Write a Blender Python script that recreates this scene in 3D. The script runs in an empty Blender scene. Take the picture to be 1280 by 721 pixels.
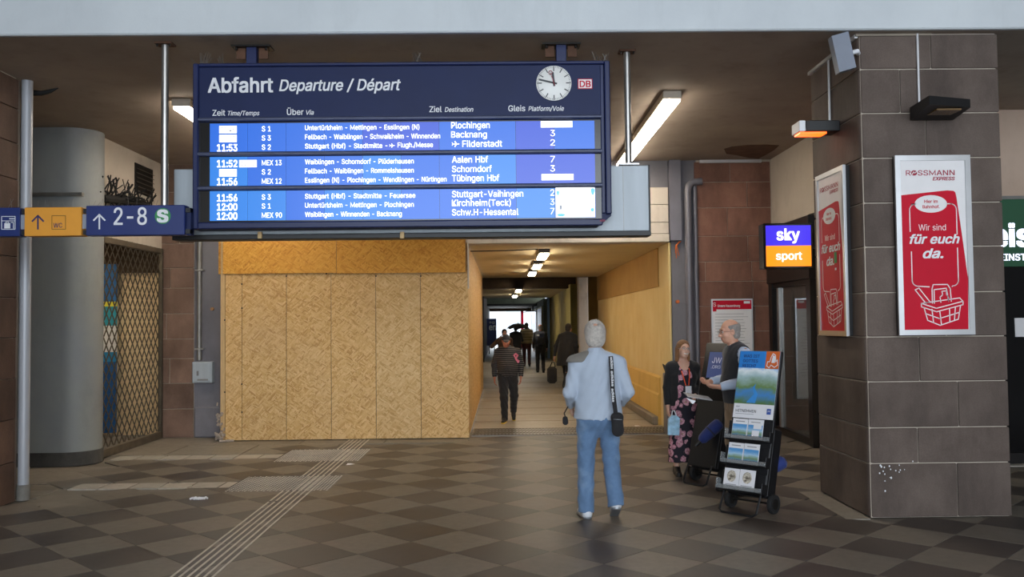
import bpy, bmesh, math, random, os
import numpy as np
from mathutils import Vector, Matrix
random.seed(7); np.random.seed(7)
S = bpy.context.scene
COL = S.collection
PI = math.pi

# ------------------------------------------------------------------ camera
FPX, YAW, PITCH, ROLL, CAMH = 1115.0, .0112, .03776, -.0104, 1.69
_F = np.array([math.sin(YAW)*math.cos(PITCH), math.cos(YAW)*math.cos(PITCH), math.sin(PITCH)])
_r = np.array([math.cos(YAW), -math.sin(YAW), 0.]); _u = np.cross(_r, _F)
_R = math.cos(ROLL)*_r + math.sin(ROLL)*_u; _U = math.cos(ROLL)*_u - math.sin(ROLL)*_r
_C = np.array([0, 0, CAMH])
cd = bpy.data.cameras.new('camera'); cam = bpy.data.objects.new('camera', cd); COL.objects.link(cam)
cd.sensor_width = 36; cd.sensor_fit = 'HORIZONTAL'; cd.lens = FPX*36/1280; cd.clip_start = .05; cd.clip_end = 500
cam.matrix_world = Matrix(((_R[0], _U[0], -_F[0], 0), (_R[1], _U[1], -_F[1], 0), (_R[2], _U[2], -_F[2], CAMH), (0, 0, 0, 1)))
S.camera = cam
def ray(x, y): return _F + _R*(x-640)/FPX - _U*(y-360.5)/FPX
def at(x, y, Y): v = ray(x, y); return Vector(_C + v*Y/v[1])          # photo pixel -> point at depth Y
def atx(x, y, X): v = ray(x, y); return Vector(_C + v*X/v[0])         # photo pixel -> point on the plane X
def flo(x, y, z=0.): v = ray(x, y); return Vector(_C + v*(z-CAMH)/v[2])

# ------------------------------------------------------------------ world, light, exposure
w = bpy.data.worlds.new('sky'); S.world = w; w.use_nodes = True
nt = w.node_tree; bg = nt.nodes['Background']
tc = nt.nodes.new('ShaderNodeTexCoord'); nz = nt.nodes.new('ShaderNodeTexNoise'); nz.inputs['Scale'].default_value = 2.2
cr = nt.nodes.new('ShaderNodeValToRGB'); cr.color_ramp.elements[0].color = (.72, .84, 1, 1); cr.color_ramp.elements[1].color = (.95, .98, 1, 1)
cr.color_ramp.elements[0].position = .3; cr.color_ramp.elements[1].position = .7
nt.links.new(tc.outputs['Generated'], nz.inputs['Vector']); nt.links.new(nz.outputs['Fac'], cr.inputs['Fac']); nt.links.new(cr.outputs['Color'], bg.inputs['Color'])
bg.inputs['Strength'].default_value = 3.0
S.view_settings.view_transform = 'Standard'; S.view_settings.look = 'None'; S.view_settings.gamma = 1; S.view_settings.use_curve_mapping = False
S.view_settings.exposure = 0.2
S.cycles.use_denoising = True; S.cycles.max_bounces = 8; S.cycles.diffuse_bounces = 4; S.cycles.glossy_bounces = 4
S.cycles.transmission_bounces = 6; S.cycles.sample_clamp_indirect = 6; S.cycles.caustics_reflective = False; S.cycles.caustics_refractive = False
def area(name, loc, rot, sx, sy, power, col):
    l = bpy.data.lights.new(name, 'AREA'); l.shape = 'RECTANGLE'; l.size = sx; l.size_y = sy; l.energy = power; l.color = col
    o = bpy.data.objects.new(name, l); COL.objects.link(o); o.location = loc; o.rotation_euler = rot; return o
area('street_daylight', (1.0, -5.6, 3.6), (PI/2+.12, 0, 0), 11, 4.5, 620, (.80, .90, 1.0))     # the open station front behind the camera
area('tunnel_end_daylight', (.4, 61.5, 1.9), (PI/2, 0, PI), 3, 3, 90, (.85, .93, 1.0))      # the open far end of the passage

# ------------------------------------------------------------------ materials
def hexc(h):
    c = [int(h[i:i+2], 16)/255 for i in (0, 2, 4)]
    return tuple([x/12.92 if x <= .04045 else ((x+.055)/1.055)**2.4 for x in c] + [1])
MC = {}
class NG:
    def __init__(s, m): s.t = m.node_tree; s.b = s.t.nodes['Principled BSDF']
    def n(s, typ, **kw):
        o = s.t.nodes.new('ShaderNode'+typ)
        for k, v in kw.items():
            if k in o.inputs.keys(): o.inputs[k].default_value = v
            else: setattr(o, k, v)
        return o
    def l(s, a, b): s.t.links.new(a, b)
    def mix(s, fac, a, b, mode='MIX'):
        m = s.t.nodes.new('ShaderNodeMix'); m.data_type = 'RGBA'; m.blend_type = mode
        for i, v in ((0, fac), (6, a), (7, b)):
            if hasattr(v, 'is_linked'): s.l(v, m.inputs[i])
            else: m.inputs[i].default_value = v
        return m.outputs[2]
    def ramp(s, src, *st):
        r = s.t.nodes.new('ShaderNodeValToRGB'); e = r.color_ramp.elements
        while len(e) < len(st): e.new(.5)
        for i, (p, c) in enumerate(st): e[i].position = p; e[i].color = c if len(c) == 4 else (*c, 1)
        s.l(src, r.inputs[0]); return r.outputs[0]
    def coord(s, world=True, rnd=True, scale=(1, 1, 1), rot=(0, 0, 0)):
        src = s.n('NewGeometry').outputs['Position'] if world else s.n('TexCoord').outputs['Object']
        if rnd:
            oi = s.n('ObjectInfo'); mm = s.n('Math', operation='MULTIPLY'); mm.inputs[1].default_value = 37.; s.l(oi.outputs['Random'], mm.inputs[0])
            va = s.n('VectorMath', operation='ADD'); s.l(src, va.inputs[0]); s.l(mm.outputs[0], va.inputs[1]); src = va.outputs[0]
        mp = s.n('Mapping'); mp.inputs['Scale'].default_value = scale; mp.inputs['Rotation'].default_value = rot; s.l(src, mp.inputs[0]); return mp.outputs[0]
    def noise(s, co, scale, detail=4, rough=.55): 
        o = s.n('TexNoise'); o.inputs['Scale'].default_value = scale; o.inputs['Detail'].default_value = detail; o.inputs['Roughness'].default_value = rough; s.l(co, o.inputs['Vector']); return o.outputs['Fac']
    def bump(s, h, strength, dist=.01):
        b = s.n('Bump'); b.inputs['Strength'].default_value = strength; b.inputs['Distance'].default_value = dist; s.l(h, b.inputs['Height']); s.l(b.outputs[0], s.b.inputs['Normal'])
def newmat(name):
    m = bpy.data.materials.new(name); m.use_nodes = True; MC[name] = m; return m, NG(m)
def M(name, col='808080', rough=.6, metal=0, var=.12, scale=6, bump=0, bscale=60, emit=0, spec=.5, world=False, rv=0, rnd=True, coat=0, streak=None):
    if name in MC: return MC[name]
    m, g = newmat(name); c = hexc(col)
    g.b.inputs['Roughness'].default_value = rough; g.b.inputs['Metallic'].default_value = metal; g.b.inputs['Specular IOR Level'].default_value = spec
    if coat: g.b.inputs['Coat Weight'].default_value = coat
    co = g.coord(world, rnd, streak or (1, 1, 1))
    f = g.noise(co, scale)
    lo = tuple(x*(1-var) for x in c[:3]); hi = tuple(min(1, x*(1+var)) for x in c[:3])
    out = g.ramp(f, (.3, lo), (.7, hi))
    if rv:
        oi = g.n('ObjectInfo'); out = g.mix(1.0, out, g.ramp(oi.outputs['Random'], (0, (1-rv,)*3), (1, (1+rv,)*3)), 'MULTIPLY')
    g.l(out, g.b.inputs['Base Color'])
    if bump: g.bump(g.noise(co, bscale, 3), bump)
    if emit: g.b.inputs['Emission Color'].default_value = c; g.b.inputs['Emission Strength'].default_value = emit
    return m
def EM(name, col, st):      # things that give off light themselves
    if name in MC: return MC[name]
    m, g = newmat(name); g.b.inputs['Base Color'].default_value = (.02, .02, .02, 1); g.b.inputs['Roughness'].default_value = .3
    g.b.inputs['Emission Color'].default_value = hexc(col); g.b.inputs['Emission Strength'].default_value = st; return m
def stone(name, lo, hi, stain, rough=.75, rv=.16, stz=.35, sf=.5, spec=.3):
    m, g = newmat(name); co = g.coord(True, True)
    base = g.ramp(g.noise(co, 2.2, 6, .6), (.3, hexc(lo)), (.7, hexc(hi)))
    gr = g.noise(co, 90, 2); base = g.mix(.35, base, g.ramp(gr, (.3, (.55,)*3), (.7, (1,)*3)), 'MULTIPLY')
    st = g.noise(g.coord(True, False, (1, 1, stz)), 2.3, 6, .65)
    base = g.mix(g.ramp(st, (.42, (0, 0, 0)), (.68, (sf,)*3)), base, hexc(stain))
    oi = g.n('ObjectInfo'); base = g.mix(1.0, base, g.ramp(oi.outputs['Random'], (0, (1-rv,)*3), (1, (1+rv, 1+rv*.9, 1+rv*.85))), 'MULTIPLY')
    g.l(base, g.b.inputs['Base Color']); g.b.inputs['Roughness'].default_value = rough; g.b.inputs['Specular IOR Level'].default_value = spec; g.bump(gr, .25, .004); return m
stone('pillar_stone', '5c5049', '70635b', '332b28', rv=.07)
stone('left_stone', '4e3a30', '6e5648', '2c211c')
stone('red_stone', '7c5648', '9c715f', '4a342c', rv=.14)
stone('brown_stone', '6c5548', '8a6f60', '382c26', rv=.12)
stone('granite', '6c6a64', '97948c', '3c3a38')
stone('granite_dark', '3c3b38', '5e5c57', '2a2826')
def tilemat(name, lo, hi, rough, rv=.1):
    m, g = newmat(name); co = g.coord(True, True)
    big = g.noise(g.coord(True, False), .8, 5, .6)
    base = g.ramp(g.noise(co, 14, 4, .7), (.25, hexc(lo)), (.75, hexc(hi)))
    oi = g.n('ObjectInfo'); base = g.mix(1.0, base, g.ramp(oi.outputs['Random'], (0, (1-rv,)*3), (.5, (1, 1, 1)), (1, (1+rv, 1+rv*.7, 1+rv*.5))), 'MULTIPLY')
    base = g.mix(g.ramp(big, (.4, (0, 0, 0)), (.8, (.35,)*3)), base, hexc('8a8072'))
    sp = g.noise(g.coord(True, False), 60, 2); base = g.mix(g.ramp(sp, (.70, (0, 0, 0)), (.74, (.25,)*3)), base, hexc('a8a094'))
    g.l(base, g.b.inputs['Base Color']); g.l(g.ramp(big, (.3, (rough,)*3), (.7, (rough+.16,)*3)), g.b.inputs['Roughness']); g.b.inputs['Specular IOR Level'].default_value = .5; g.bump(sp, .06, .002); return m
tilemat('dark_tile', '352f2c', '403935', .38)
tilemat('light_tile', '625b52', '736b60', .42)
tilemat('pale_tile', '9b958b', 'b5afa4', .5, .12)
tilemat('concrete_slab', '716a60', '8b8478', .45, .12)
tilemat('passage_slab', '8a8274', '9e9686', .42, .08)
def osb(name, lo, mid, hi, wear):
    m, g = newmat(name); cols = []
    for k, (sc, ro) in enumerate((((11, 11, 60), (.1, .55, .1)), ((11, 11, 60), (.2, -.8, .1)), ((16, 16, 40), (.3, 1.45, .2)))):
        v = g.n('TexVoronoi'); v.inputs['Scale'].default_value = 1; v.inputs['Randomness'].default_value = 1; mp = g.n('Mapping', vector_type='TEXTURE'); mp.inputs['Scale'].default_value = tuple(1/x for x in sc); mp.inputs['Rotation'].default_value = ro; g.l(g.coord(True, True), mp.inputs[0]); g.l(mp.outputs[0], v.inputs['Vector'])
        sep = g.n('SeparateColor'); g.l(v.outputs['Color'], sep.inputs[0]); cols.append(sep)
    a = g.mix(g.ramp(cols[2].outputs[1], (.40, (0, 0, 0)), (.55, (1, 1, 1))), g.ramp(cols[0].outputs[0], (0, hexc(lo)), (.35, hexc(mid)), (1, hexc(hi))), g.ramp(cols[1].outputs[0], (0, hexc(lo)), (.3, hexc(mid)), (1, hexc(hi))))
    a = g.mix(g.ramp(g.noise(g.coord(True, False), 26, 3), (.62, (0, 0, 0)), (.74, (.30,)*3)), a, hexc(lo))
    a = g.mix(g.ramp(g.noise(g.coord(True, True), 1.1, 4), (.45, (0, 0, 0)), (.8, (.35,)*3)), a, hexc(wear))
    oi = g.n('ObjectInfo'); a = g.mix(1.0, a, g.ramp(oi.outputs['Random'], (0, (.92, .92, .92)), (1, (1.04, 1.03, 1.0))), 'MULTIPLY')
    g.l(a, g.b.inputs['Base Color']); g.b.inputs['Roughness'].default_value = .6; g.bump(cols[0].outputs[1], .2, .003); return m
osb('osb', 'b98a4c', 'd2a867', 'e6c48c', 'd2b084')
osb('osb_orange', 'bd7c24', 'd39634', 'e2ab4a', 'd8983a')
osb('osb_pale', 'be9558', 'd2ab70', 'e2c490', 'dac096')
def plaster(name, c1, c2, dirt='5a5040', df=.35, rough=.8, sc=1.3, bump=.15, stz=.5):
    m, g = newmat(name); co = g.coord(True, False)
    b = g.ramp(g.noise(co, sc, 5, .6), (.3, hexc(c1)), (.7, hexc(c2)))
    b = g.mix(g.ramp(g.noise(g.coord(True, False, (1, 1, stz)), 3.1, 6, .7), (.52, (0, 0, 0)), (.75, (df,)*3)), b, hexc(dirt))
    g.l(b, g.b.inputs['Base Color']); g.b.inputs['Roughness'].default_value = rough; g.bump(g.noise(co, 45, 3), bump, .004); return m
plaster('beam_paint', 'c3c9cd', 'cfd5d8', '8b8f8f', .12, .7, stz=.25)
plaster('ceiling_paint', '94867a', 'a6988a', '6a5c52', .35, stz=1)
plaster('grey_paint', '83868a', '90938f', '5c5c5a', .25, .55)
plaster('white_plaster', 'b9aea0', 'c8bdaf', '8a7a6a', .3)
plaster('peach_plaster', 'c2a893', 'cdb4a0', '9a8270', .2)
plaster('yellow_plaster', 'dcc080', 'e6d09a', 'b08c4c', .22)
plaster('ochre_plaster', 'a98444', 'b89450', '7c5c2a', .3)
plaster('yellow_wainscot', 'd0ab5a', 'dcb868', '8f6e34', .3)
plaster('tunnel_ceiling', 'cdbf9c', 'd6caa8', 'a3906a', .2)
plaster('lintel_paint', 'cfc4b6', 'd9cfc2', '8a7f70', .45)
plaster('facade_grey', '6e6c72', '7c7a80', '504c4c', .3, .8, 2, .3)
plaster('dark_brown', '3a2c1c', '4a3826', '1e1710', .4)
plaster('olive_wall', '8a7c3c', 'a39450', '4c431c', .35)
plaster('green_grey', '5c6050', '6a6e5c', '34362c', .4)
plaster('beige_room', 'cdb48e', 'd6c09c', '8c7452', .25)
plaster('hall_wall', '6a6460', '7a746e', '4a4642', .3)
plaster('concrete', '6e675d', '857d71', '4c463e', .4, .6, 2)
M('steel', 'b4b2ae', .35, .9, .1); M('dull_steel', '8c8a86', .5, .8, .15); M('alu', 'c4c6c8', .3, .85, .05)
M('navy', '16224a', .5, 0, .08, 3, spec=.25); M('navy_frame', '1c2650', .4, .0, .1, 3, spec=.35); M('bar_grey', '4a5068', .4, .2, .15)
M('black', '121214', .5, 0, .15); M('black_gloss', '0c0c0e', .2); M('black_rubber', '1a1a1b', .8); M('iron', '2a2826', .5, .6, .2)
M('sign_blue', '1e2f6a', .4, 0, .06, 3); M('sign_yellow', 'e09a36', .4, 0, .06, 4); M('white_print', 'e4e6ea', .5, 0, .03)
M('navy_print', '28285c', .5, 0, .05); M('brown_print', '6b4a1a', .5, 0, .05); M('green_print', '2f8a4c', .5, 0, .08)
M('box_grey', 'a8b0b6', .45, .1, .08, 3, streak=(4, 4, .4)); M('timber', 'c8a878', .7, 0, .15, 10, streak=(8, 8, .7), bump=.2)
M('timber_dark', 'a87b50', .7, 0, .2, 12, streak=(8, 8, .7), bump=.2)
M('red_print', 'c4082a', .45, 0, .05, 3, spec=.2); M('paper_white', 'e6e4e4', .4, 0, .03); M('dark_red_print', 'a01838', .5); M('grey_print', '9a9a9e', .6); M('pale_print', 'f0e0e2', .5, 0, .03)
M('orange_print', 'd2691e', .5, 0, .06); M('duct_grey', '74727a', .45, .2, .1, 3); M('bronze_frame', '2c2a2a', .35, .5, .1)
M('clock_face', 'e8e8e4', .4, 0, .03); M('clock_black', '22262c', .4)
M('gate_metal', '5e564a', .45, .6, .2); M('gate_rail', '6c6252', .5, .4, .2)
M('cable_black', '0e0d0c', .8); M('rust', '5c4030', .9, 0, .3, 8); M('conduit', 'c9c9cb', .35, .3, .06)
EM('screen_blue', '1a6ee8', .82); EM('screen_blue_light', '2488f0', .82); EM('screen_blue_deep', '3258dc', .82); EM('screen_text', 'f4f8ff', 1.7); EM('screen_grey', '8e9aae', .75); EM('screen_white', 'ffffff', 1.5); EM('screen_cyan', '4cb8f0', 1.1)
EM('tube_light', 'fff1dc', 30); EM('tube_light_dim', 'ffeed2', 34); EM('daylight_panel', 'eef4ff', 5); EM('room_light', 'ffe9c4', 26)
EM('sign_violet', '3b2ad0', 1.3); EM('sign_orange', 'ff8a10', 1.4); EM('sign_white', 'fff8f0', 1.6); EM('heater_orange', 'ff5a14', 3.0); EM('shop_green', '14402a', .8); EM('shop_white', 'dfe6ff', 1.6)
EM('tablet_blue', '4c6cc0', .22)
def glassmat():
    m, g = newmat('shop_glass'); g.b.inputs['Base Color'].default_value = (.62, .64, .62, 1); g.b.inputs['Roughness'].default_value = .02; g.b.inputs['Transmission Weight'].default_value = .92; g.b.inputs['IOR'].default_value = 1.5
    m2, g2 = newmat('clear_plastic'); g2.b.inputs['Base Color'].default_value = (.85, .9, .92, 1); g2.b.inputs['Roughness'].default_value = .08; g2.b.inputs['Transmission Weight'].default_value = .8
glassmat()

# ------------------------------------------------------------------ mesh helpers
WL = {None: Vector((0, 0, 0))}
def props(o, label=None, cat=None, group=None, kind=None):
    if label: o['label'] = label
    if cat: o['category'] = cat
    if group: o['group'] = group
    if kind: o['kind'] = kind
    return o
def root(name, loc, label, cat, group=None, rz=0, kind=None):
    o = bpy.data.objects.new(name, None); o.empty_display_size = .2; COL.objects.link(o); o.location = loc; o.rotation_euler = (0, 0, rz)
    WL[o] = Vector(loc); return props(o, label, cat, group, kind)
class MB:
    def __init__(s): s.v = []; s.f = []; s.mi = []; s.m = 0
    def add(s, v, f):
        n = len(s.v); s.v += [tuple(p) for p in v]; s.f += [tuple(i+n for i in q) for q in f]; s.mi += [s.m]*len(f); return s
    def box(s, a, b, bev=0):
        x0, y0, z0 = [min(a[i], b[i]) for i in range(3)]; x1, y1, z1 = [max(a[i], b[i]) for i in range(3)]
        if bev <= 0:
            return s.add([(x0,y0,z0),(x1,y0,z0),(x1,y1,z0),(x0,y1,z0),(x0,y0,z1),(x1,y0,z1),(x1,y1,z1),(x0,y1,z1)], [(3,2,1,0),(4,5,6,7),(0,1,5,4),(1,2,6,5),(2,3,7,6),(3,0,4,7)])
        bm = bmesh.new(); bmesh.ops.create_cube(bm, size=1)
        for v in bm.verts: v.co = ((x0+x1)/2+v.co.x*(x1-x0), (y0+y1)/2+v.co.y*(y1-y0), (z0+z1)/2+v.co.z*(z1-z0))
        bev = min(bev, (x1-x0)*.45, (y1-y0)*.45, (z1-z0)*.45)
        bmesh.ops.bevel(bm, geom=list(bm.edges), offset=bev, segments=1, affect='EDGES'); s.frombm(bm); return s
    def frombm(s, bm):
        bm.verts.index_update(); s.add([v.co.copy() for v in bm.verts], [[v.index for v in f.verts] for f in bm.faces]); bm.free()
    def tube(s, pts, r, seg=10, cap=True, closed=False):
        pts = [Vector(p) for p in pts]; n = len(pts); rs = r if isinstance(r, (list, tuple)) else [r]*n
        V = []; prev = None
        for i, p in enumerate(pts):
            if closed: t = pts[(i+1) % n]-pts[i-1]
            else: t = pts[min(i+1, n-1)]-pts[max(i-1, 0)]
            t.normalize()
            if prev is None:
                a = Vector((0, 0, 1)) if abs(t.z) < .9 else Vector((1, 0, 0)); u = t.cross(a).normalized()
            else: u = (prev - t*prev.dot(t)).normalized()
            prev = u; v = t.cross(u)
            for k in range(seg): an = 2*PI*k/seg; V.append(p+(u*math.cos(an)+v*math.sin(an))*rs[i])
        Fc = []
        for i in range(n if closed else n-1):
            j = (i+1) % n
            for k in range(seg): Fc.append((i*seg+k, i*seg+(k+1) % seg, j*seg+(k+1) % seg, j*seg+k))
        if cap and not closed: Fc.append(tuple(range(seg-1, -1, -1))); Fc.append(tuple((n-1)*seg+k for k in range(seg)))
        return s.add(V, Fc)
    def prism(s, poly, o, ux, uy, n, d):       # polygon in (ux,uy) at o, extruded by d along n
        o, ux, uy, n = map(Vector, (o, ux, uy, n)); k = len(poly)
        V = [o+ux*a+uy*b for a, b in poly]+[o+ux*a+uy*b+n*d for a, b in poly]
        Fc = [tuple(range(k-1, -1, -1)), tuple(range(k, 2*k))]+[(i, (i+1) % k, k+(i+1) % k, k+i) for i in range(k)]
        return s.add(V, Fc)
    def lathe(s, prof, c, axis='z', seg=24):    # profile (radius, height)
        V = []; c = Vector(c)
        for r_, h in prof:
            for k in range(seg):
                an = 2*PI*k/seg; a, b = r_*math.cos(an), r_*math.sin(an)
                V.append(c+Vector({'z': (a, b, h), 'y': (a, h, b), 'x': (h, a, b)}[axis]))
        Fc = [(i*seg+k, i*seg+(k+1) % seg, (i+1)*seg+(k+1) % seg, (i+1)*seg+k) for i in range(len(prof)-1) for k in range(seg)]
        Fc += [tuple(range(seg-1, -1, -1)), tuple((len(prof)-1)*seg+k for k in range(seg))]
        return s.add(V, Fc)
    def build(s, name, mat, parent=None, smooth=False, local=False, **kw):
        off = Vector((0, 0, 0)) if local else WL[parent]
        V = [Vector(p)-off for p in s.v]
        o_loc = Vector((0, 0, 0))
        if parent is None and not local:
            xs = [v.x for v in V]; ys = [v.y for v in V]; zs = [v.z for v in V]
            if kw.get('kind') != 'structure': o_loc = Vector(((min(xs)+max(xs))/2, (min(ys)+max(ys))/2, min(zs))); V = [v-o_loc for v in V]
        me = bpy.data.meshes.new(name); me.from_pydata([tuple(v) for v in V], [], s.f)
        ms = mat if isinstance(mat, (list, tuple)) else [mat]
        for m in ms: me.materials.append(MC[m])
        if len(ms) > 1: me.polygons.foreach_set('material_index', s.mi)
        bm = bmesh.new(); bm.from_mesh(me); bmesh.ops.recalc_face_normals(bm, faces=bm.faces)
        if smooth:
            for e in bm.edges:
                if len(e.link_faces) == 2 and e.calc_face_angle(0) > .7: e.smooth = False
        bm.to_mesh(me); bm.free()
        if smooth: me.polygons.foreach_set('use_smooth', [True]*len(me.polygons))
        me.update()
        o = bpy.data.objects.new(name, me); COL.objects.link(o); o.location = o_loc
        if parent: o.parent = parent
        WL[o] = WL[parent] if parent else o_loc
        return props(o, kw.get('label'), kw.get('cat'), kw.get('group'), kw.get('kind'))
def B(name, a, b, mat, parent=None, bev=0, **kw): return MB().box(a, b, bev).build(name, mat, parent, **kw)
def T(name, pts, r, mat, parent=None, seg=10, closed=False, **kw): return MB().tube(pts, r, seg, closed=closed).build(name, mat, parent, smooth=True, **kw)

# ------------------------------------------------------------------ lettering
FN = {}
def ship_font():      # the sans face that comes with Blender; its built-in default face otherwise
    if 'f' not in FN:
        try: FN['f'] = bpy.data.fonts.load(os.path.join(bpy.utils.system_resource('DATAFILES'), 'fonts', 'Inter.woff2'))
        except Exception: FN['f'] = None
    return FN['f']
def raw_text(t_, res):
    cu = bpy.data.curves.new('t', 'FONT'); cu.body = t_; cu.size = 1; cu.resolution_u = res
    if ship_font(): cu.font = ship_font()
    ob = bpy.data.objects.new('t', cu); COL.objects.link(ob)
    me = bpy.data.meshes.new_from_object(ob.evaluated_get(bpy.context.evaluated_depsgraph_get()))
    V = np.array([v.co[:2] for v in me.vertices]).reshape(-1, 2); Fc = [tuple(p.vertices) for p in me.polygons]; ar = sum(p.area for p in me.polygons)
    bpy.data.objects.remove(ob); bpy.data.curves.remove(cu); bpy.data.meshes.remove(me); return V, Fc, ar
GC = {}
def glyph(c):         # outline and advance of one letter; the tessellation that agrees with most others is kept
    if c not in GC and drawn(c) and ship_font():
        t_ = .056; V = raw_text(c, 1)[0]; H_ = raw_text('H', 1)[0][:, 1].max(); xa, xb = V[:, 0].min()+t_/2, V[:, 0].max()-t_/2
        w0 = raw_text('HH', 1)[0][:, 0].max(); adv = raw_text('H'+c+'H', 1)[0][:, 0].max()-w0; VV = []; FF = []
        for pl in drawn(c):
            cl = pl[-1] == 'c'; pl = pl[:-1] if cl else pl
            P = [Vector((xa+(xb-xa)*x, t_/2+(H_-t_)*y)) for x, y in pl]; n = len(P); L = []; Rr = []
            for i, p in enumerate(P):
                d0 = (P[i]-P[i-1]).normalized() if i or cl else (P[1]-P[0]).normalized(); d1 = (P[(i+1) % n]-P[i]).normalized() if i < n-1 or cl else d0
                m = Vector((-(d0+d1).y, (d0+d1).x)); m = m.normalized() if m.length > 1e-6 else Vector((-d0.y, d0.x)); k = t_/2/max(.4, m.dot(Vector((-d0.y, d0.x))))
                e = Vector((0, 0)) if cl or 0 < i < n-1 else (-d0 if i == 0 else d0)*t_/2; L.append(p+m*k+e); Rr.append(p-m*k+e)
            b0 = len(VV); VV += [tuple(v) for v in L+Rr]; FF += [(b0+n+i, b0+n+(i+1) % n, b0+(i+1) % n, b0+i) for i in range(n if cl else n-1)]
        GC[c] = (np.array(VV), FF, adv)
    if c not in GC:
        hh = raw_text('HH', 1)[0]; w0 = hh[:, 0].max(); adv = raw_text('H'+c+'H', 1)[0][:, 0].max()-w0
        if c == ' ': GC[c] = (np.zeros((0, 2)), [], max(adv, .22)); return GC[c]
        cand = sorted([raw_text(c, r) for r in (2, 3, 4, 5, 6)], key=lambda q: q[2]); mid = cand[2][2]
        best = min([q for q in cand if abs(q[2]-mid) < mid*.012], key=lambda q: len(q[1])); GC[c] = (best[0], best[1], adv)
    return GC[c]
_arc = lambda cx, cy, rx, ry, a0, a1, n=10: [(cx+rx*math.cos(a0+(a1-a0)*i/n), cy+ry*math.sin(a0+(a1-a0)*i/n)) for i in range(n+1)]
def drawn(c):         # the letters whose outline does not fill cleanly, drawn as strokes (unit height, unit width)
    q = PI/2
    return {'D': [[(0, 0), (0, 1)]+_arc(.45, .5, .55, .5, q, -q)+['c']],
            'M': [[(0, 0), (0, 1), (.5, .12), (1, 1), (1, 0)]], 'Z': [[(0, 1), (1, 1), (0, 0), (1, 0)]],
            'R': [[(0, .48), (0, 1)]+_arc(.55, .74, .42, .26, q, -q)+['c'], [(0, 0), (0, .36)], [(.60, .36), (1, 0)]],
            'w': [[(0, .74), (.27, 0), (.5, .70), (.73, 0), (1, .74)]]}.get(c)
def glyphs(t_, kind='inter', bold=0., shear=0.):
    x = 0; VV = []; FF = []; n = 0
    for c in t_:
        V, Fc, adv = glyph(c)
        if len(V): W_ = V.copy(); W_[:, 0] += x+W_[:, 1]*shear; VV.append(W_); FF += [tuple(i+n for i in f) for f in Fc]; n += len(V)
        x += adv
    return (np.concatenate(VV) if VV else np.zeros((0, 2))), FF
def caph(kind): V = glyph('H')[0]; return V[:, 1].max()-V[:, 1].min()
class Face:      # a flat printed face: origin o, unit axes ux (right) and uz (up), normal n towards the reader
    def __init__(s, o, ux, uz): s.o = Vector(o); s.ux = Vector(ux).normalized(); s.uz = Vector(uz).normalized(); s.n = s.ux.cross(s.uz).normalized()
    def p(s, u, v, d=0): return s.o+s.ux*u+s.uz*v+s.n*d
    def poly(s, name, pts, mat, parent, d=.002, th=.0015, **kw):
        return MB().prism(pts, s.o+s.n*(d-th), s.ux, s.uz, s.n, th).build(name, mat, parent, **kw)
    def rect(s, name, u0, v0, u1, v1, mat, parent, d=.002, th=.0015, **kw): return s.poly(name, [(u0, v0), (u1, v0), (u1, v1), (u0, v1)], mat, parent, d, th, **kw)
    def line(s, mb, pts, wd, d=.003, closed=False):
        n = len(pts)
        for i in range(n if closed else n-1):
            a = Vector(pts[i]); b = Vector(pts[(i+1) % n]); t = (b-a)
            if t.length < 1e-6: continue
            t.normalize(); q = Vector((-t.y, t.x))*wd/2; a2 = a-t*wd*.3; b2 = b+t*wd*.3
            mb.prism([tuple(a2-q), tuple(b2-q), tuple(b2+q), tuple(a2+q)], s.o+s.n*(d-.0005), s.ux, s.uz, s.n, .0005)
    def text(s, txt, u0, v, h, mat, parent, u1=None, bold=0., shear=0., d=.003, align='l', name='lettering', kind='inter', local=False):
        V, Fc = glyphs(txt, kind, 0, shear)
        if len(V) == 0: return
        sz = h/caph(kind); x0 = V[:, 0].min(); wd = V[:, 0].max()-x0
        sx = (u1-u0)/wd if u1 is not None else sz
        if align == 'c': u0 = u0-wd*sx/2
        mb = MB(); bs = [(0, 0)] if len(txt) < 2 and bold < .03 else [(a*bold*.8, b*bold*.55) for a, b in ((-1, -1), (1, -1), (1, 1), (-1, 1))]
        for i, (bx_, by_) in enumerate(bs): mb.add([s.p(u0+(x-x0+bx_)*sx, v+(y+by_)*sz, d+i*.0002) for x, y in V], Fc)
        o = mb.build(name, mat, parent, local=local); return o

# ------------------------------------------------------------------ setting: floor
CEIL = 4.15
D = .35378; OX, OY = -1.7858, 6.6352
floor = B('floor', (-9, -7, -.12), (9, 62, -.012), 'concrete', kind='structure', label='station floor of dark and light diamond tiles')
def tile_mesh(mat, s=.5003, gap=.003, th=.012):
    h = s/math.sqrt(2)-gap*.7; bm = bmesh.new()
    q = [bm.verts.new((x*h, y*h, z)) for z in (-th, -.0015) for x, y in ((1, 0), (0, 1), (-1, 0), (0, -1))]
    h2 = h-.002; t = [bm.verts.new((x*h2, y*h2, 0)) for x, y in ((1, 0), (0, 1), (-1, 0), (0, -1))]
    for i in range(4):
        j = (i+1) % 4; bm.faces.new((q[i], q[j], q[4+j], q[4+i])); bm.faces.new((q[4+i], q[4+j], t[j], t[i]))
    bm.faces.new(t); me = bpy.data.meshes.new('floor_tile'); bm.to_mesh(me); bm.free(); me.materials.append(MC[mat]); return me
tm = {0: tile_mesh('dark_tile'), 1: tile_mesh('light_tile')}
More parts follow.
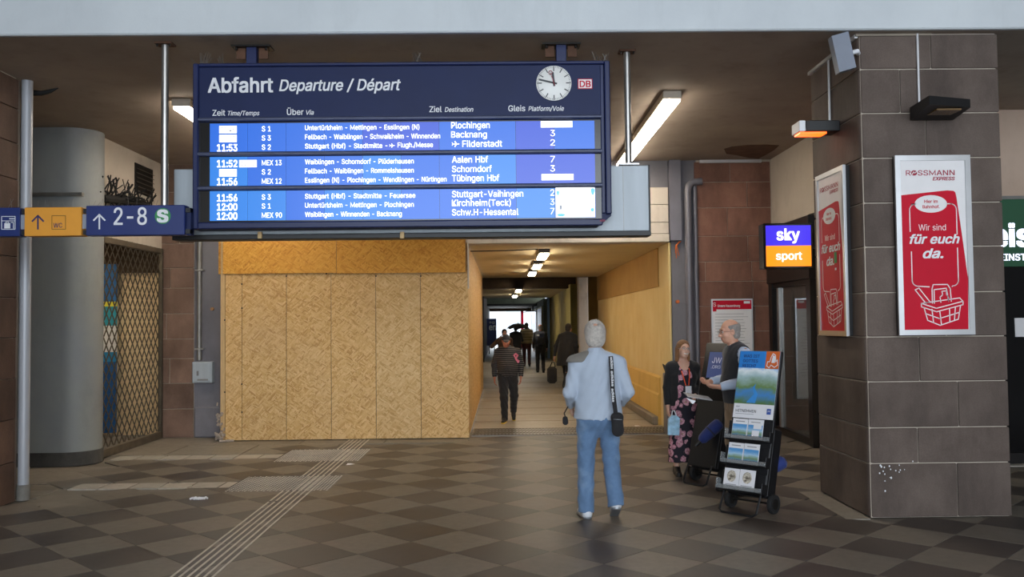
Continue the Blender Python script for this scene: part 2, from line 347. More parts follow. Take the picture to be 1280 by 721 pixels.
def in_zone(x, y):      # the field of diamond tiles as the photograph shows it
    if y > 13.25 or x < -4.62 or x > 8.6 or y < -6: return False
    if y > 11.75 and x < -2.9: return False
    if y > 12.6 and x < -.6: return False
    if x < -4.2 and y > 8.6 and y < 9.5: return False
    if 3.0 < x < 4.45 and 7.55 < y < 8.85: return False
    if x > 4.15 and y > 10.1: return False
    if 9.35 < y < 9.78 and x < -2.85: return False
    if 11.38 < y < 11.8 and x < -2.85: return False
    return True
seen, far = [], []
for u in range(-34, 40):
    for v in range(-38, 30):
        if (u+v) % 2 == 0: continue
        x, y = OX+u*D, OY+v*D
        if not in_zone(x, y): continue
        inview = y > 5.7 and abs(x-.01*y) < .60*y+.6
        (seen if inview else far).append((y, x, v % 2))
seen.sort()
extra = seen[296:]; seen = seen[:296]
for y, x, k in seen:
    o = bpy.data.objects.new('floor_tile', tm[k]); COL.objects.link(o); o.location = (x, y, random.uniform(-.0008, .0004)); o.parent = floor
mb = MB()
for y, x, k in far+extra:
    mb.m = k; h = .3517; mb.add([(x+h, y, 0), (x, y+h, 0), (x-h, y, 0), (x, y-h, 0), (x+h, y, -.012), (x, y+h, -.012), (x-h, y, -.012), (x, y-h, -.012)], [(0, 1, 2, 3), (0, 4, 5, 1), (1, 5, 6, 2), (2, 6, 7, 3), (3, 7, 4, 0)])
mb.build('floor_tile_field', ['dark_tile', 'light_tile'], floor, kind='stuff')
# pale strip tiles left
for y0, y1, x0, x1 in ((9.40, 9.72, -4.55, -2.86), (11.42, 11.74, -5.0, -2.86)):
    x = x0
    while x < x1-.1: B('strip_tile', (x+.008, y0, -.012), (min(x+.31, x1)-.006, y1, .001), 'pale_tile', floor, .002); x += .313
# concrete slabs
for (x0, x1, y0, y1) in [(-5.15, -4.45, 11.8, 12.7), (-4.44, -3.45, 11.8, 12.7), (-3.44, -2.3, 11.8, 12.7), (-5.15, -4.1, 12.71, 13.58), (-4.1, -2.9, 12.71, 13.12), (-2.89, -1.7, 12.71, 13.12), (-1.69, -.5, 12.71, 13.12),
                         (-4.74, -4.4, 6.9, 7.7), (-4.74, -4.4, 7.71, 8.6), (-6.4, -4.62, 8.95, 9.38), (-6.4, -4.62, 9.74, 10.9)]:
    B('paving_slab', (x0, y0, -.012), (x1-.006, y1-.006, -.0012), 'concrete_slab', floor, .002)
# passage slabs
ys = [14.28, 15.35, 16.4, 17.6, 19.3, 20.2, 21.2, 23, 25, 27.2, 29.6, 32, 35, 38, 42, 46, 52, 60]
for i in range(len(ys)-1): B('passage_slab', (-.49 if ys[i] < 23 else -.84, ys[i]+.03, -.012), (2.56 if ys[i] < 23 else 2.2, ys[i+1]-.03, .0), 'passage_slab', floor, .003)
# drain grating across the passage mouth
gr = root('floor_grating', (1.04, 13.8, 0), 'worn steel drain grating set across the passage threshold', 'grating')
B('frame', (-.48, 13.4, -.01), (2.55, 14.26, .001), 'dull_steel', gr)
mb = MB()
x = -.45
while x < 2.52: mb.box((x, 13.43, .001), (x+.022, 14.23, .010)); x += .052
for yy in (13.43, 13.7, 13.97, 14.21): mb.box((-.46, yy, .001), (2.53, yy+.02, .008))
mb.build('grate_bars', 'gate_metal', gr, kind='stuff')
# tactile guide lines
M('guide_white', 'c9c2b4', .6, 0, .12, 9, world=True)
for i in range(6):
    x = -2.245+i*.0565; y = 5.2
    segs = [(5.2, 8.9), (8.93, 13.1)] if i > 2 else ([(5.2, 8.6), (8.66, 9.15), (10.05, 11.1), (12.15, 13.1)] if i < 2 else [(5.2, 8.9), (8.93, 13.1)])
    for a, b in segs:
        B('guide_line', (x-.009, a, -.001), (x+.009, b, .005), 'guide_white', floor, .002)
for y0, y1, x1 in ((9.18, 10.03, -1.80), (11.12, 12.12, -1.80)):
    mb = MB(); x = -2.83; r = 0
    while x < x1:
        y = y0+(r % 2)*.03
        while y < y1:
            mb.add([(x-.012, y, .0), (x, y-.012, .0), (x+.012, y, .0), (x, y+.012, .0), (x-.007, y, .005), (x, y-.007, .005), (x+.007, y, .005), (x, y+.007, .005)], [(4, 5, 6, 7), (0, 1, 5, 4), (1, 2, 6, 5), (2, 3, 7, 6), (3, 0, 4, 7)]); y += .06
        x += .032; r += 1
    mb.build('tactile_studs', 'guide_white', floor, kind='stuff')

# ------------------------------------------------------------------ setting: walls, ceiling, beam
ceiling = B('ceiling', (-9, 7.53, CEIL), (9.2, 14.2, CEIL+.3), 'ceiling_paint', kind='structure')
B('ceiling_hall', (-9, -6, 6.6), (9.2, 7.6, 6.9), 'ceiling_paint', kind='structure')
B('beam', (-9, 7.47, CEIL-.002), (9.2, 7.53, 6.6), 'beam_paint', kind='structure', label='pale grey painted concrete beam over the hall front', bev=.012)
def courses(name, parent, zs, Xa, Xb, joints, yf, mat, depth=.05, gap=.006, bev=.005, axis='y'):
    for i in range(len(zs)-1):
        xs = [Xa]+list(joints.get(i, []))+[Xb]
        for a, b in zip(xs[:-1], xs[1:]):
            pr = random.uniform(0, .006)
            if axis == 'y': B(name, (a+gap/2, yf-pr, zs[i]+gap/2), (b-gap/2, yf+depth, zs[i+1]-gap/2), mat, parent, bev)
            else: B(name, (yf-depth*axis, a+gap/2, zs[i]+gap/2), (yf+pr*axis, b-gap/2, zs[i+1]-gap/2), mat, parent, bev)
# back wall (the facade of the passage front) with an opening X -.5..2.57
FY = 13.6; LZ = at(700, 304, FY).z
wb = MB()
wb.box((-5.2, FY+.02, 0), (-4.1, FY+.3, CEIL)); wb.box((-4.1, FY+.02, 0), (-.52, FY+.3, CEIL)); wb.box((-.52, FY+.02, LZ+.12), (2.57, FY+.3, CEIL)); wb.box((2.60, FY+.02, 0), (4.15, FY+.3, CEIL))
wall_back = wb.build('wall_back', 'facade_grey', kind='structure', label='grey plastered front wall around the passage opening')
M('mortar', 'b9ae9f', .9, 0, .1)
B('mortar_bed', (-5.19, FY+.006, 0), (-4.68, FY+.03, CEIL), 'mortar', wall_back)
zl = [0]+[at(225, y, FY).z for y in (511, 479, 448, 423.6, 392, 360, 335, 304.5, 272, 240)]+[CEIL]
courses('stone_block', wall_back, zl, -5.19, -4.68, {2: [at(212, 460, FY).x], 4: [at(208, 400, FY).x], 6: [at(213, 350, FY).x], 1: [], 8: [-4.9]}, FY, 'brown_stone')
B('mortar_bed', (3.0, FY+.006, 0), (4.15, FY+.03, CEIL), 'mortar', wall_back)
zr = [0]+[at(910, y, FY).z for y in (508, 477, 446, 414, 382.6, 351.5, 327, 295, 259.5, 227.5)]+[CEIL-.03]
J = lambda *a: [at(q, 300, FY).x for q in a]
courses('stone_block', wall_back, zr, at(869, 300, FY).x, 4.14, {0: J(920), 1: J(890, 942), 2: J(915), 3: J(885, 940), 4: J(942), 5: J(940), 6: J(881, 939), 7: J(934.6), 8: J(909.6), 9: J(935), 10: J(914)}, FY, 'red_stone')
B('trim_1', (3.05, FY-.05, CEIL-.05), (4.0, FY-.005, CEIL-.005), 'conduit', kind='structure', label='pale conduit along the top of the red stone wall')
# grey plaster plinth and step left of the hoarding
B('trim_2', (-4.66, FY-.05, 0), (-4.12, FY+.02, at(262, 508, FY).z), 'facade_grey', kind='structure', bev=.02, label='grey plaster plinth beside the plywood hoarding')
# lintel + beige tiles right of it
B('trim_3', (-.55, FY-.06, LZ), (2.56, FY+.3, LZ+.125), 'lintel_paint', kind='structure', bev=.01, label='pale concrete lintel over the passage opening')
zt = [LZ+.13]+[at(822, y, FY).z for y in (278, 256, 234)]
for a, b in zip(zt[:-1], zt[1:]): B('wall_tile', (at(811, 260, FY).x-.3, FY-.03, a+.004), (at(835, 260, FY).x, FY+.02, b-.004), 'lintel_paint', wall_back, .006)
# left hall wall
wl = B('wall_left', (-5.15, -6, 0), (-4.78, 8.78, CEIL+.0), 'mortar', kind='structure', label='dark brown stone block wall at the left edge')
B('wall_left_upper', (-5.15, -6, CEIL), (-4.75, 7.47, 6.6), 'hall_wall', kind='structure')
zz = [0]+[atx(25, y, -4.75).z for y in (575, 522, 472, 422, 373, 322, 273, 226, 181, 138)]+[CEIL-.02]
random.seed(3)
for i in range(len(zz)-1):
    yb = 8.78; first = True
    while yb > 5.2:
        ln = random.uniform(.7, 1.3); ya = yb-ln
        MBx = MB().box((-4.80, ya+.003, zz[i]+.003), (-4.752+random.uniform(0, .006), yb-.003, zz[i+1]-.003), .005); MBx.build('stone_block', 'left_stone', wl); yb = ya
B('wall_left_end', (-6.6, 8.70, 0), (-4.80, 8.90, CEIL), 'hall_wall', kind='structure')
pc = root('corner_post', (-4.70, 8.87, 0), 'pale rounded metal corner post at the end of the dark stone wall', 'post')
M('post_paint', 'a9abb0', .4, .1, .05, 3, streak=(3, 3, .3))
MB().lathe([(.052, .14), (.052, CEIL-.005)], (-4.715, 8.87, 0), seg=20).build('post_tube', 'post_paint', pc, smooth=True)
MB().lathe([(.062, 0), (.062, .14), (.055, .15)], (-4.715, 8.87, 0), seg=20).build('post_foot', 'granite', pc, smooth=True)
B('wall_left_recess', (-6.8, 8.9, 0), (-6.6, 14, CEIL), 'hall_wall', kind='structure')
# grey rounded column
def rcol(x0, x1, y0, y1, r):
    P = [(x0, y0)]; n = 10
    for k in range(n+1): a = -PI/2+k*PI/2/n; P.append((x1-r+r*math.cos(a), y0+r+r*math.sin(a)))
    return P+[(x1-r+r*math.cos(a), y0+r+r*math.sin(a)) for a in np.linspace(.1, PI/2, 9)]+[(x0, y1)]
cg = root('grey_column', (-5.3, 11.2, 0), 'wide grey painted column with a rounded corner and granite foot', 'column', kind='structure')
MB().prism(rcol(-6.6, -5.045, 10.95, 11.6, .33), (0, 0, .165), (1, 0, 0), (0, 1, 0), (0, 0, 1), CEIL-.17).build('column_shaft', 'grey_paint', cg, smooth=True)
MB().prism(rcol(-6.6, -5.03, 10.93, 11.62, .345), (0, 0, 0), (1, 0, 0), (0, 1, 0), (0, 0, 1), .165).build('granite_foot', 'granite_dark', cg, smooth=True)
zled = at(75, 243, 10.93).z
B('ledge', (-6.6, 10.90, zled-.02), (-5.12, 10.96, zled+.02), 'dull_steel', cg)
# white wall over the gate + vent
B('wall_left_back', (-5.32, 11.6, 2.86), (-5.17, 13.62, CEIL), 'white_plaster', kind='structure', label='white wall above the folding gate')
va, vb = atx(168, 222, -5.17), atx(190, 224, -5.17)
vz1, vz0 = atx(168, 203, -5.17).z, atx(168, 240, -5.17).z
vent = root('wall_vent', (-5.16, (va.y+vb.y)/2, vz0), 'dark louvred vent set in the white wall above the gate', 'vent')
B('vent_frame', (-5.17, va.y, vz0), (-5.155, vb.y, vz1), 'iron', vent)
for k in range(6):
    z = vz0+.03+k*(vz1-vz0-.04)/6; MB().add([(-5.155, va.y+.02, z), (-5.155, vb.y-.02, z), (-5.125, vb.y-.02, z-.02), (-5.125, va.y+.02, z-.02), (-5.155, va.y+.02, z+.008), (-5.155, vb.y-.02, z+.008), (-5.125, vb.y-.02, z-.012), (-5.125, va.y+.02, z-.012)], [(0, 1, 2, 3), (4, 5, 6, 7), (0, 1, 5, 4), (3, 2, 6, 7)]).build('louvre', 'gate_metal', vent)
# room behind the gate
B('wall_room_back', (-9, 14.0, 0), (-5.2, 14.2, CEIL), 'beige_room', kind='structure')
B('wall_room_side', (-9, 11.6, 0), (-8.8, 14, CEIL), 'beige_room', kind='structure')
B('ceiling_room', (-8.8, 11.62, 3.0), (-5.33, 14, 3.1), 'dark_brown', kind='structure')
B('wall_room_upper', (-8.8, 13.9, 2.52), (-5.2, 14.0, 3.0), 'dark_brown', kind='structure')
rl = root('room_lamp', (-6.6, 12.4, 2.92), 'ceiling lamp in the shop room behind the folding gate', 'lamp')
B('housing', (-7.6, 12.3, 2.93), (-5.7, 12.6, 2.998), 'white_print', rl); B('diffuser', (-7.55, 12.33, 2.915), (-5.75, 12.57, 2.932), 'room_light', rl)
# banner seen through the gate
bx0, bx1 = at(112, 400, 13.85).x, at(145.5, 400, 13.85).x
bn = root('wall_banner', ((bx0+bx1)/2, 13.87, 0), 'blue, yellow and white striped banner standing in the room behind the gate', 'banner')
for i, (ya, yb, c) in enumerate(((330, 377, '2a6cae'), (377, 383, 'e6dc3c'), (383, 407, '2c94ac'), (407, 440, 'e2e0e0'), (440, 452, '2484b8'), (452, 541, '1c5590'))):
    M('banner%d' % i, c, .5, 0, .05); B('banner_field', (bx0, 13.84, at(130, yb, 13.85).z), (bx1, 13.88, at(130, ya, 13.85).z), 'banner%d' % i, bn)
# folding gate
gt = root('folding_gate', (-5.17, 12.6, 0), 'closed folding lattice gate of thin diagonal metal bars', 'gate')
Y0, Y1, Z0, Z1 = 11.63, 13.55, .12, 2.86
B('bottom_rail', (-5.20, 11.55, 0), (-5.14, Y1+.03, .10), 'gate_rail', gt, .006); B('top_rail', (-5.20, 11.6, Z1-.08), (-5.15, Y1+.03, Z1), 'gate_rail', gt, .006)
B('end_post', (-5.20, Y1-.01, 0), (-5.14, Y1+.04, Z1), 'gate_metal', gt, .006)
sl = .80; dy = .165
for sgn in (1, -1):
    k = -30
    while k < 40:
        c = Y0+k*dy; k += 1
        pts = []
        for z in (Z0, Z1): pts.append((c+sgn*(z-Z0)*sl, z))
        (ya, za), (yb, zb) = pts
        # clip
        t0, t1 = 0., 1.; dyy = yb-ya
        for lim, side in ((Y0, 0), (Y1, 1)):
            t = (lim-ya)/dyy
            if (dyy > 0) == (side == 0): t0 = max(t0, t)
            else: t1 = min(t1, t)
        if t1-t0 < .02: continue
        a = Vector((-5.17+sgn*.006, ya+dyy*t0, za+(zb-za)*t0)); b = Vector((-5.17+sgn*.006, ya+dyy*t1, za+(zb-za)*t1)); t = (b-a).normalized(); q = Vector((1, 0, 0)).cross(t)*.009
        x_ = Vector((.004, 0, 0))
        MB().add([a-q-x_, a+q-x_, b+q-x_, b-q-x_, a-q+x_, a+q+x_, b+q+x_, b-q+x_], [(0, 1, 2, 3), (4, 5, 6, 7), (0, 3, 7, 4), (1, 2, 6, 5), (0, 1, 5, 4), (3, 2, 6, 7)]).build('lattice_bar', 'gate_metal', gt)
# torn cables over the gate
random.seed(11); mb = MB()
for k in range(70):
    px = random.uniform(128, 190); f = (px-128)/62; base = atx(px, 240+18*f, -5.12)
    pts = [base]; d = Vector((0, random.uniform(-1, 1), random.uniform(-.6, .9)))
    for q in range(4): d += Vector((random.uniform(-.3, .35), random.uniform(-.8, .8), random.uniform(-.7, .5))); d.normalize(); p = pts[-1]+d*.07; p.x = max(p.x, -5.155); pts.append(p)
    mb.tube(pts, random.uniform(.006, .014), 5)
mb.tube([atx(128, 248, -5.12), atx(150, 250, -5.12), atx(170, 252, -5.12), atx(195, 262, -5.12)], [.05, .06, .05, .03], 8)
mb.build('cable_tangle', 'cable_black', kind='stuff', label='tangle of torn black cables hanging above the folding gate', cat='cables')

# conduit pipe and junction box on the back wall
pp = root('wall_conduit', (at(250, 400, FY).x, FY-.05, at(250, 448, FY).z), 'steel conduit pipe running down the wall left of the hoarding', 'pipe')
cx = at(250.5, 400, FY).x
T('pipe_run', [(cx, FY-.045, at(250, 450, FY).z), (cx, FY-.045, 3.6)], .037, 'dull_steel', pp)
for y in (436, 338): B('pipe_clip', (cx-.06, FY-.085, at(250, y, FY).z-.012), (cx+.07, FY+.0, at(250, y, FY).z+.012), 'steel', pp, .004)
a, b = at(243.5, 478, FY), at(268.5, 451.5, FY)
jb = root('junction_box', ((a.x+b.x)/2, FY-.05, a.z), 'grey metal junction box low on the wall beside the hoarding', 'box')
B('box_body', (a.x, FY-.12, a.z), (b.x, FY+.0, b.z), 'duct_light' if 'duct_light' in MC else 'box_grey', jb, .008)
B('box_door', (a.x+.02, FY-.128, a.z+.02), (b.x-.02, FY-.119, b.z-.02), 'box_grey', jb, .004)
B('latch', (a.x+.07, FY-.135, a.z+.11), (a.x+.10, FY-.127, a.z+.18), 'dull_steel', jb, .003); B('name_plate', (a.x+.08, FY-.131, a.z+.035), (b.x-.06, FY-.127, a.z+.06), 'dull_steel', jb)
T('wall_socket', [at(265.5, 386, FY)+Vector((0, -.03, 0)), at(265.5, 386, FY)+Vector((0, .02, 0))], .025, 'brass' if 'brass' in MC else 'timber_dark', cat='fitting', label='small round brass fitting on the grey wall by the hoarding')

# right side of facade: down pipe, duct, wires
dx = at(859, 300, FY).x
dp = root('down_pipe', (dx, FY-.08, 0), 'grey down pipe with an elbow beside the red stone wall', 'pipe')
T('pipe_run', [(dx, FY-.09, .05), (dx, FY-.09, at(859, 240, FY).z), (dx+.02, FY-.09, at(859, 233, FY).z), (dx+.08, FY-.09, at(859, 229, FY).z), (dx+.22, FY-.09, at(859, 228, FY).z)], .055, 'duct_grey', dp, 14)
for y in (321, 378, 470): T('pipe_clip', [(dx, FY-.09, at(859, y, FY).z-.012), (dx, FY-.09, at(859, y, FY).z+.012)], .063, 'duct_grey', dp, 14)
T('second_run', [(dx+.12, FY-.04, 0), (dx+.12, FY-.04, CEIL-.3)], .035, 'duct_grey', dp)
B('wall_duct', (at(836, 260, FY).x, FY-.10, at(840, 301, FY).z), (at(850, 260, FY).x, FY-.0, CEIL-.01), 'duct_grey', cat='duct', label='square grey cable duct ending above loose orange wires')
mb = MB(); w0 = at(848, 302, FY)+Vector((0, -.05, 0))
for k in range(5):
    mb.tube([w0+Vector((random.uniform(-.03, .03), 0, 0)), w0+Vector((random.uniform(-.06, .02), -.03, -.06)), w0+Vector((random.uniform(-.09, .0), -.02, -.10-.04*k))], .006, 6)
mb.build('loose_wires', 'orange_print', cat='wires', label='loose orange wires poking from the end of the duct')
T('wall_button', [at(847, 377, FY)+Vector((0, -.02, 0)), at(847, 377, FY)+Vector((0, .02, 0))], .028, 'orange_print', cat='fitting', label='small orange round fitting on grey wall right of passage')
# grey bin/box by passage mouth
a = flo(834, 532); 
gb = root('waste_bin', (2.72, 13.3, 0), 'tall grey metal bin beside the passage mouth behind the woman', 'bin')
zb = at(840, 467, 13.2).z
B('bin_body', (at(833.5, 500, 13.2).x, 13.2, 0), (at(849, 500, 13.2).x+.2, 13.5, zb), 'duct_grey', gb, .012)
MB().add([(at(832, 467, 13.2).x, 13.22, zb+.01), (at(849, 467, 13.2).x, 13.22, zb-.0), (at(849, 467, 13.2).x, 13.45, zb-.0), (at(832, 467, 13.2).x, 13.45, zb+.12), (at(832, 467, 13.2).x, 13.22, zb+.03), (at(849, 467, 13.2).x, 13.22, zb+.02), (at(849, 467, 13.2).x, 13.45, zb+.02), (at(832, 467, 13.2).x, 13.45, zb+.14)], [(0, 1, 2, 3), (4, 5, 6, 7), (0, 1, 5, 4), (1, 2, 6, 5), (2, 3, 7, 6), (3, 0, 4, 7)]).build('bin_lid', 'black', gb)

# ------------------------------------------------------------------ hoarding
HY = 13.12; hx = lambda px, py=450: at(px, py, HY).x; hz = lambda py, px=434: at(px, py, HY).z
ho = root('plywood_hoarding', (-2.3, HY, 0), 'hoarding of upright chipboard sheets boxing in the wall left of the passage', 'hoarding')
ztop, zmid = hz(297.5), hz(341)
xs = [281.5, 302.5, 358, 414, 470, 526, 586]
for i in range(6):
    B('board_sheet', (hx(xs[i])+.003, HY+random.uniform(0, .004), .01), (hx(xs[i+1])-.003, HY+.022, zmid+.03), 'osb_pale' if i == 4 else 'osb', ho, .001)
B('top_board', (hx(279), HY-.024, zmid), (hx(421)-.003, HY-.004, ztop), 'osb_orange', ho, .001); B('top_board', (hx(421)+.003, HY-.024, zmid-.01), (hx(583), HY-.004, ztop), 'osb_orange', ho, .001, label='upper chipboard strip with a pale worn end')
B('timber_post', (hx(275.5), HY-.0, 0), (hx(281.5)-.003, HY+.06, ztop), 'timber', ho, .003)
B('timber_post', (hx(272), HY+.03, zmid), (hx(276), HY+.1, ztop-.02), 'osb_orange', ho, .003)
y = HY+.03
XH = -.505
while y < 23:
    y2 = min(y+1.25, 23); B('side_sheet', (XH-.02, y+.003, .01), (XH, y2-.003, hz(304)), 'osb' , ho, .001); y = y2
B('edge_batten', (XH-.0, HY-.02, zmid-.25), (XH+.022, HY+.02, ztop), 'lintel_paint', ho, .003)
B('corner_batten', (XH-.07, HY+.03, 0), (XH-.025, HY+.08, ztop), 'timber', ho)
B('back_batten', (-4.05, HY+.03, 1.3), (-.6, HY+.07, 1.4), 'timber', ho)
mb = MB()
for (px, py) in ((302.3, 355), (302.5, 385), (302.3, 480), (302.5, 515), (281, 310), (281, 400), (281, 490), (358, 345), (470, 345), (526, 345), (421, 341), (408, 342)): 
    p = at(px, py, HY-.006); mb.tube([p, p+Vector((0, -.004, 0))], .012, 8)
mb.build('screw_heads', 'iron', ho, kind='stuff')
mb = MB(); random.seed(5)
for k in range(26):
    p = Vector((hx(random.uniform(272, 281)), HY-random.uniform(.0, .08), .03+random.random()**2*.55)); mb.tube([p, p+Vector((random.uniform(-.03, .03), -.01, random.uniform(.02, .05)))], random.uniform(.01, .022), 6)
for k in range(10):
    p = Vector((hx(random.uniform(274, 290)), HY-random.uniform(.02, .10), .015)); mb.tube([p, p+Vector((.06, random.uniform(-.02, .02), .0))], .015, 6)
M('foam', 'b0a294', .9, 0, .15, 20); mb.build('sealing_foam', 'foam', ho, kind='stuff')

# ------------------------------------------------------------------ passage (tunnel)
TX = 2.58; TZ = LZ
B('ceiling_passage', (-.6, FY+.3, TZ), (2.8, 24, TZ+.15), 'tunnel_ceiling', kind='structure')
zf = atx(780, 356, TX).z; zw = .76
B('wall_passage_right', (TX, FY+.06, 0), (TX+.2, 24, TZ), 'yellow_plaster', kind='structure', label='yellow plastered right wall of the passage')
B('trim_4', (TX-.02, FY+1.0, 2.25), (TX, 24, TZ-.005), 'ochre_plaster', kind='structure', label='ochre band along the top of the passage wall')
tw = MB().add([(TX, FY+.9, 0), (TX-.07, FY+.9, 0), (TX-.07, FY+.9, zw-.28), (TX-.05, FY+.9, zw-.25), (TX-.045, FY+.9, zw), (TX, FY+.9, zw+.03)]+[(TX, 24, 0), (TX-.07, 24, 0), (TX-.07, 24, zw-.28), (TX-.05, 24, zw-.25), (TX-.045, 24, zw), (TX, 24, zw+.03)], [(0, 1, 2, 3, 4, 5), (6, 7, 8, 9, 10, 11)]+[(i, (i+1) % 6, 6+(i+1) % 6, 6+i) for i in range(6)])
tw.build('trim_5', 'yellow_wainscot', kind='structure', label='ochre yellow wainscot along the passage wall')
B('trim_6', (TX-.16, FY+.9, 0), (TX-.065, 24, .14), 'concrete', kind='structure', bev=.012, label='worn stone kerb along the passage wall')
B('trim_7', (TX-.03, FY-.03, 0), (TX+.0, FY+.85, TZ-.003), 'yellow_plaster', kind='structure', bev=.01, label='yellow pilaster at the passage mouth')
# second zone 24..29.5 raised, dark
B('ceiling_gap', (-1.2, 24.15, 3.7), (3.4, 29.5, 3.8), 'dark_brown', kind='structure')
B('wall_gap_beam', (-1.2, 29.5, 2.80), (3.0, 30.2, 3.8), 'dark_brown', kind='structure', label='dark brown downstand beam deep in the passage')
B('wall_gap_beam_front', (-1.2, 24.0, TZ), (3.4, 24.15, 3.8), 'dark_brown', kind='structure')
B('wall_gap_right', (3.2, 24, 0), (3.4, 29.5, 3.8), 'dark_brown', kind='structure')
B('wall_gap_return', (2.45, 28.6, 0), (3.3, 29.5, 3.8), 'ochre_plaster', kind='structure')
xa, xb = at(722, 380, 24.6).x, at(734.5, 380, 24.6).x
B('pale_pilaster', (xa, 24.4, 0), (xb, 24.75, 3.7), 'lintel_paint', bev=.02, label='pale square pillar where the passage widens', cat='pillar', kind='structure')
# third zone
B('ceiling_passage_far', (-1.2, 30.2, 2.80), (2.4, 41, 2.92), 'tunnel_ceiling', kind='structure')
B('wall_far_right', (2.2, 28.7, 0), (2.45, 42, 2.9), 'olive_wall', kind='structure', label='olive yellow wall further down the passage')
B('wall_far_left', (-1.05, 23.05, 0), (-.85, 60, 3.6), 'dark_brown', kind='structure')
B('wall_far_left_end', (-1.05, 22.98, 0), (-.52, 23.05, 3.6), 'dark_brown', kind='structure')
B('wall_far_cross', (-1.05, 41, 2.80), (2.4, 41.3, 3.6), 'green_grey', kind='structure')
B('ceiling_end_gap', (-1.05, 41.3, 3.5), (2.4, 50, 3.6), 'green_grey', kind='structure')
B('wall_end_beam', (-1.05, 50, 2.62), (2.4, 50.4, 3.6), 'green_grey', kind='structure')
B('trim_8', (-1.05, 49.9, 2.60), (2.4, 49.99, 2.72), 'iron', kind='structure', label='dark rail across the far passage')
B('ceiling_end', (-1.05, 50.4, 2.62), (2.4, 60, 2.72), 'dark_brown', kind='structure')
B('wall_end_right', (1.95, 42, 0), (2.2, 60, 2.8), 'green_grey', kind='structure')
B('wall_end_top', (-1.05, 59.8, 2.42), (2.2, 60.2, 2.8), 'dark_brown', kind='structure')
M('blue_post', '5c7896', .4, .2, .1)
B('far_post', (at(684, 400, 41.5).x, 41.4, 0), (at(690, 400, 41.5).x, 41.7, 3.4), 'blue_post', kind='structure', cat='post', label='blue-grey upright post far down the passage')
for Yp in (26, 30, 34, 38): B('shutter_rail', (-.85, Yp, 0), (-.78, Yp+.12, 2.8), 'iron', cat='post', label='dark steel upright on the left side of the far passage', group='dark uprights along the far passage', kind='structure')
# posters far right
M('poster_grey', 'a8b0ba', .4, 0, .25, 4); M('poster_white', 'd8dade', .4, 0, .15, 4); M('olive_frame', '8c7a34', .5)
for (y0, y1, m) in ((43, 48.5, 'poster_grey'), (49.5, 57, 'poster_white')):
    q = root('far_poster', (1.93, (y0+y1)/2, .9), 'pale framed poster on the right wall of the far passage, %s' % ('the nearer one' if y0 == 43 else 'the farther one'), 'poster')
    B('poster_frame', (1.90, y0, .55), (1.95, y1, 2.45), 'olive_frame', q); B('poster_sheet', (1.885, y0+.25, .65), (1.90, y1-.25, 2.35), m, q)
B('far_banner_red', (at(651, 400, 58).x, 57.9, 0.0), (at(654.5, 400, 58).x, 58.0, 2.4), 'red_print', cat='banner', label='narrow red banner beside the bright far exit')
a, b = at(604, 432, 48), at(620.5, 398, 48)
fb = root('far_sign', ((a.x+b.x)/2, 48, a.z), 'dark blue notice board beside the bright far exit', 'sign')
B('board', (max(a.x, -.84), 48, a.z), (b.x, 48.06, b.z), 'sign_blue', fb)
B('board_foot', (max(a.x, -.84)+.1, 48.0, 0), (max(a.x, -.84)+.15, 48.05, a.z), 'iron', fb); B('board_foot', (b.x-.15, 48.0, 0), (b.x-.1, 48.05, a.z), 'iron', fb)
ff = Face((0, 48, 0), (1, 0, 0), (0, 0, 1)); ff.text('en', at(611.5, 413, 48).x, at(611, 412.5, 48).z, .32, 'white_print', fb, u1=at(620, 412, 48).x, bold=.03); ff.text('ag', at(611.5, 404, 48).x, at(611, 404, 48).z, .13, 'white_print', fb, u1=at(618, 404, 48).x)
# bright plaza outside the far end
M('plaza', 'c8ccce', .7, 0, .06); B('floor_outside', (-30, 62, -.12), (30, 120, -.012), 'plaza', kind='structure')
M('far_building', 'e4e8ec', .7, 0, .04)
fbld = root('far_building', (0, 115, 0), 'pale building in bright daylight beyond the passage exit', 'building')
B('wall', (-25, 115, 0), (25, 122, 14), 'far_building', fbld)
M('far_window', 'b8c8d4', .3)
for k in range(10):
    for j in range(3): B('window', (-22+k*4.5, 114.9, 1.2+j*4), (-20+k*4.5, 115.02, 3.4+j*4), 'far_window', fbld)

def tube_lamp(name, label, x0, x1, y0, y1, zc, mat='tube_light', hmat='white_print', group=None, h=.085, cover=True):
    r_ = root(name, ((x0+x1)/2, (y0+y1)/2, zc-h-.03), label, 'lamp', group)
    B('housing', (x0, y0, zc-h), (x1, y1, zc), hmat, r_, .006); B('diffuser', (x0+.012, y0+.015, zc-h-.03), (x1-.012, y1-.015, zc-h), mat, r_, .008); return r_
M('lamp_housing', 'b8aa98', .5, 0, .08); M('lamp_housing_dark', '4a443c', .5)
la = flo(828, 114, CEIL); lb = flo(850, 113, CEIL); lc = flo(778, 200, CEIL-.1)
tube_lamp('ceiling_lamp', 'long bright ceiling lamp nearer the camera in the right-hand pair', 1.745, 1.945, 9.45, 11.55, CEIL, hmat='lamp_housing', group='ceiling lamps right of the departure board')
tube_lamp('ceiling_lamp', 'long bright ceiling lamp behind the nearer one, right of the board', 1.745, 1.945, 11.62, 13.45, CEIL, hmat='lamp_housing', group='ceiling lamps right of the departure board')
tube_lamp('ceiling_lamp', 'bright ceiling lamp half hidden behind the left end of the board', -3.56, -3.36, 9.62, 11.7, CEIL, hmat='lamp_housing')
tube_lamp('ceiling_lamp', 'bright ceiling lamp behind the departure board near the back wall', -3.56, -3.36, 11.78, 13.4, CEIL, hmat='lamp_housing')
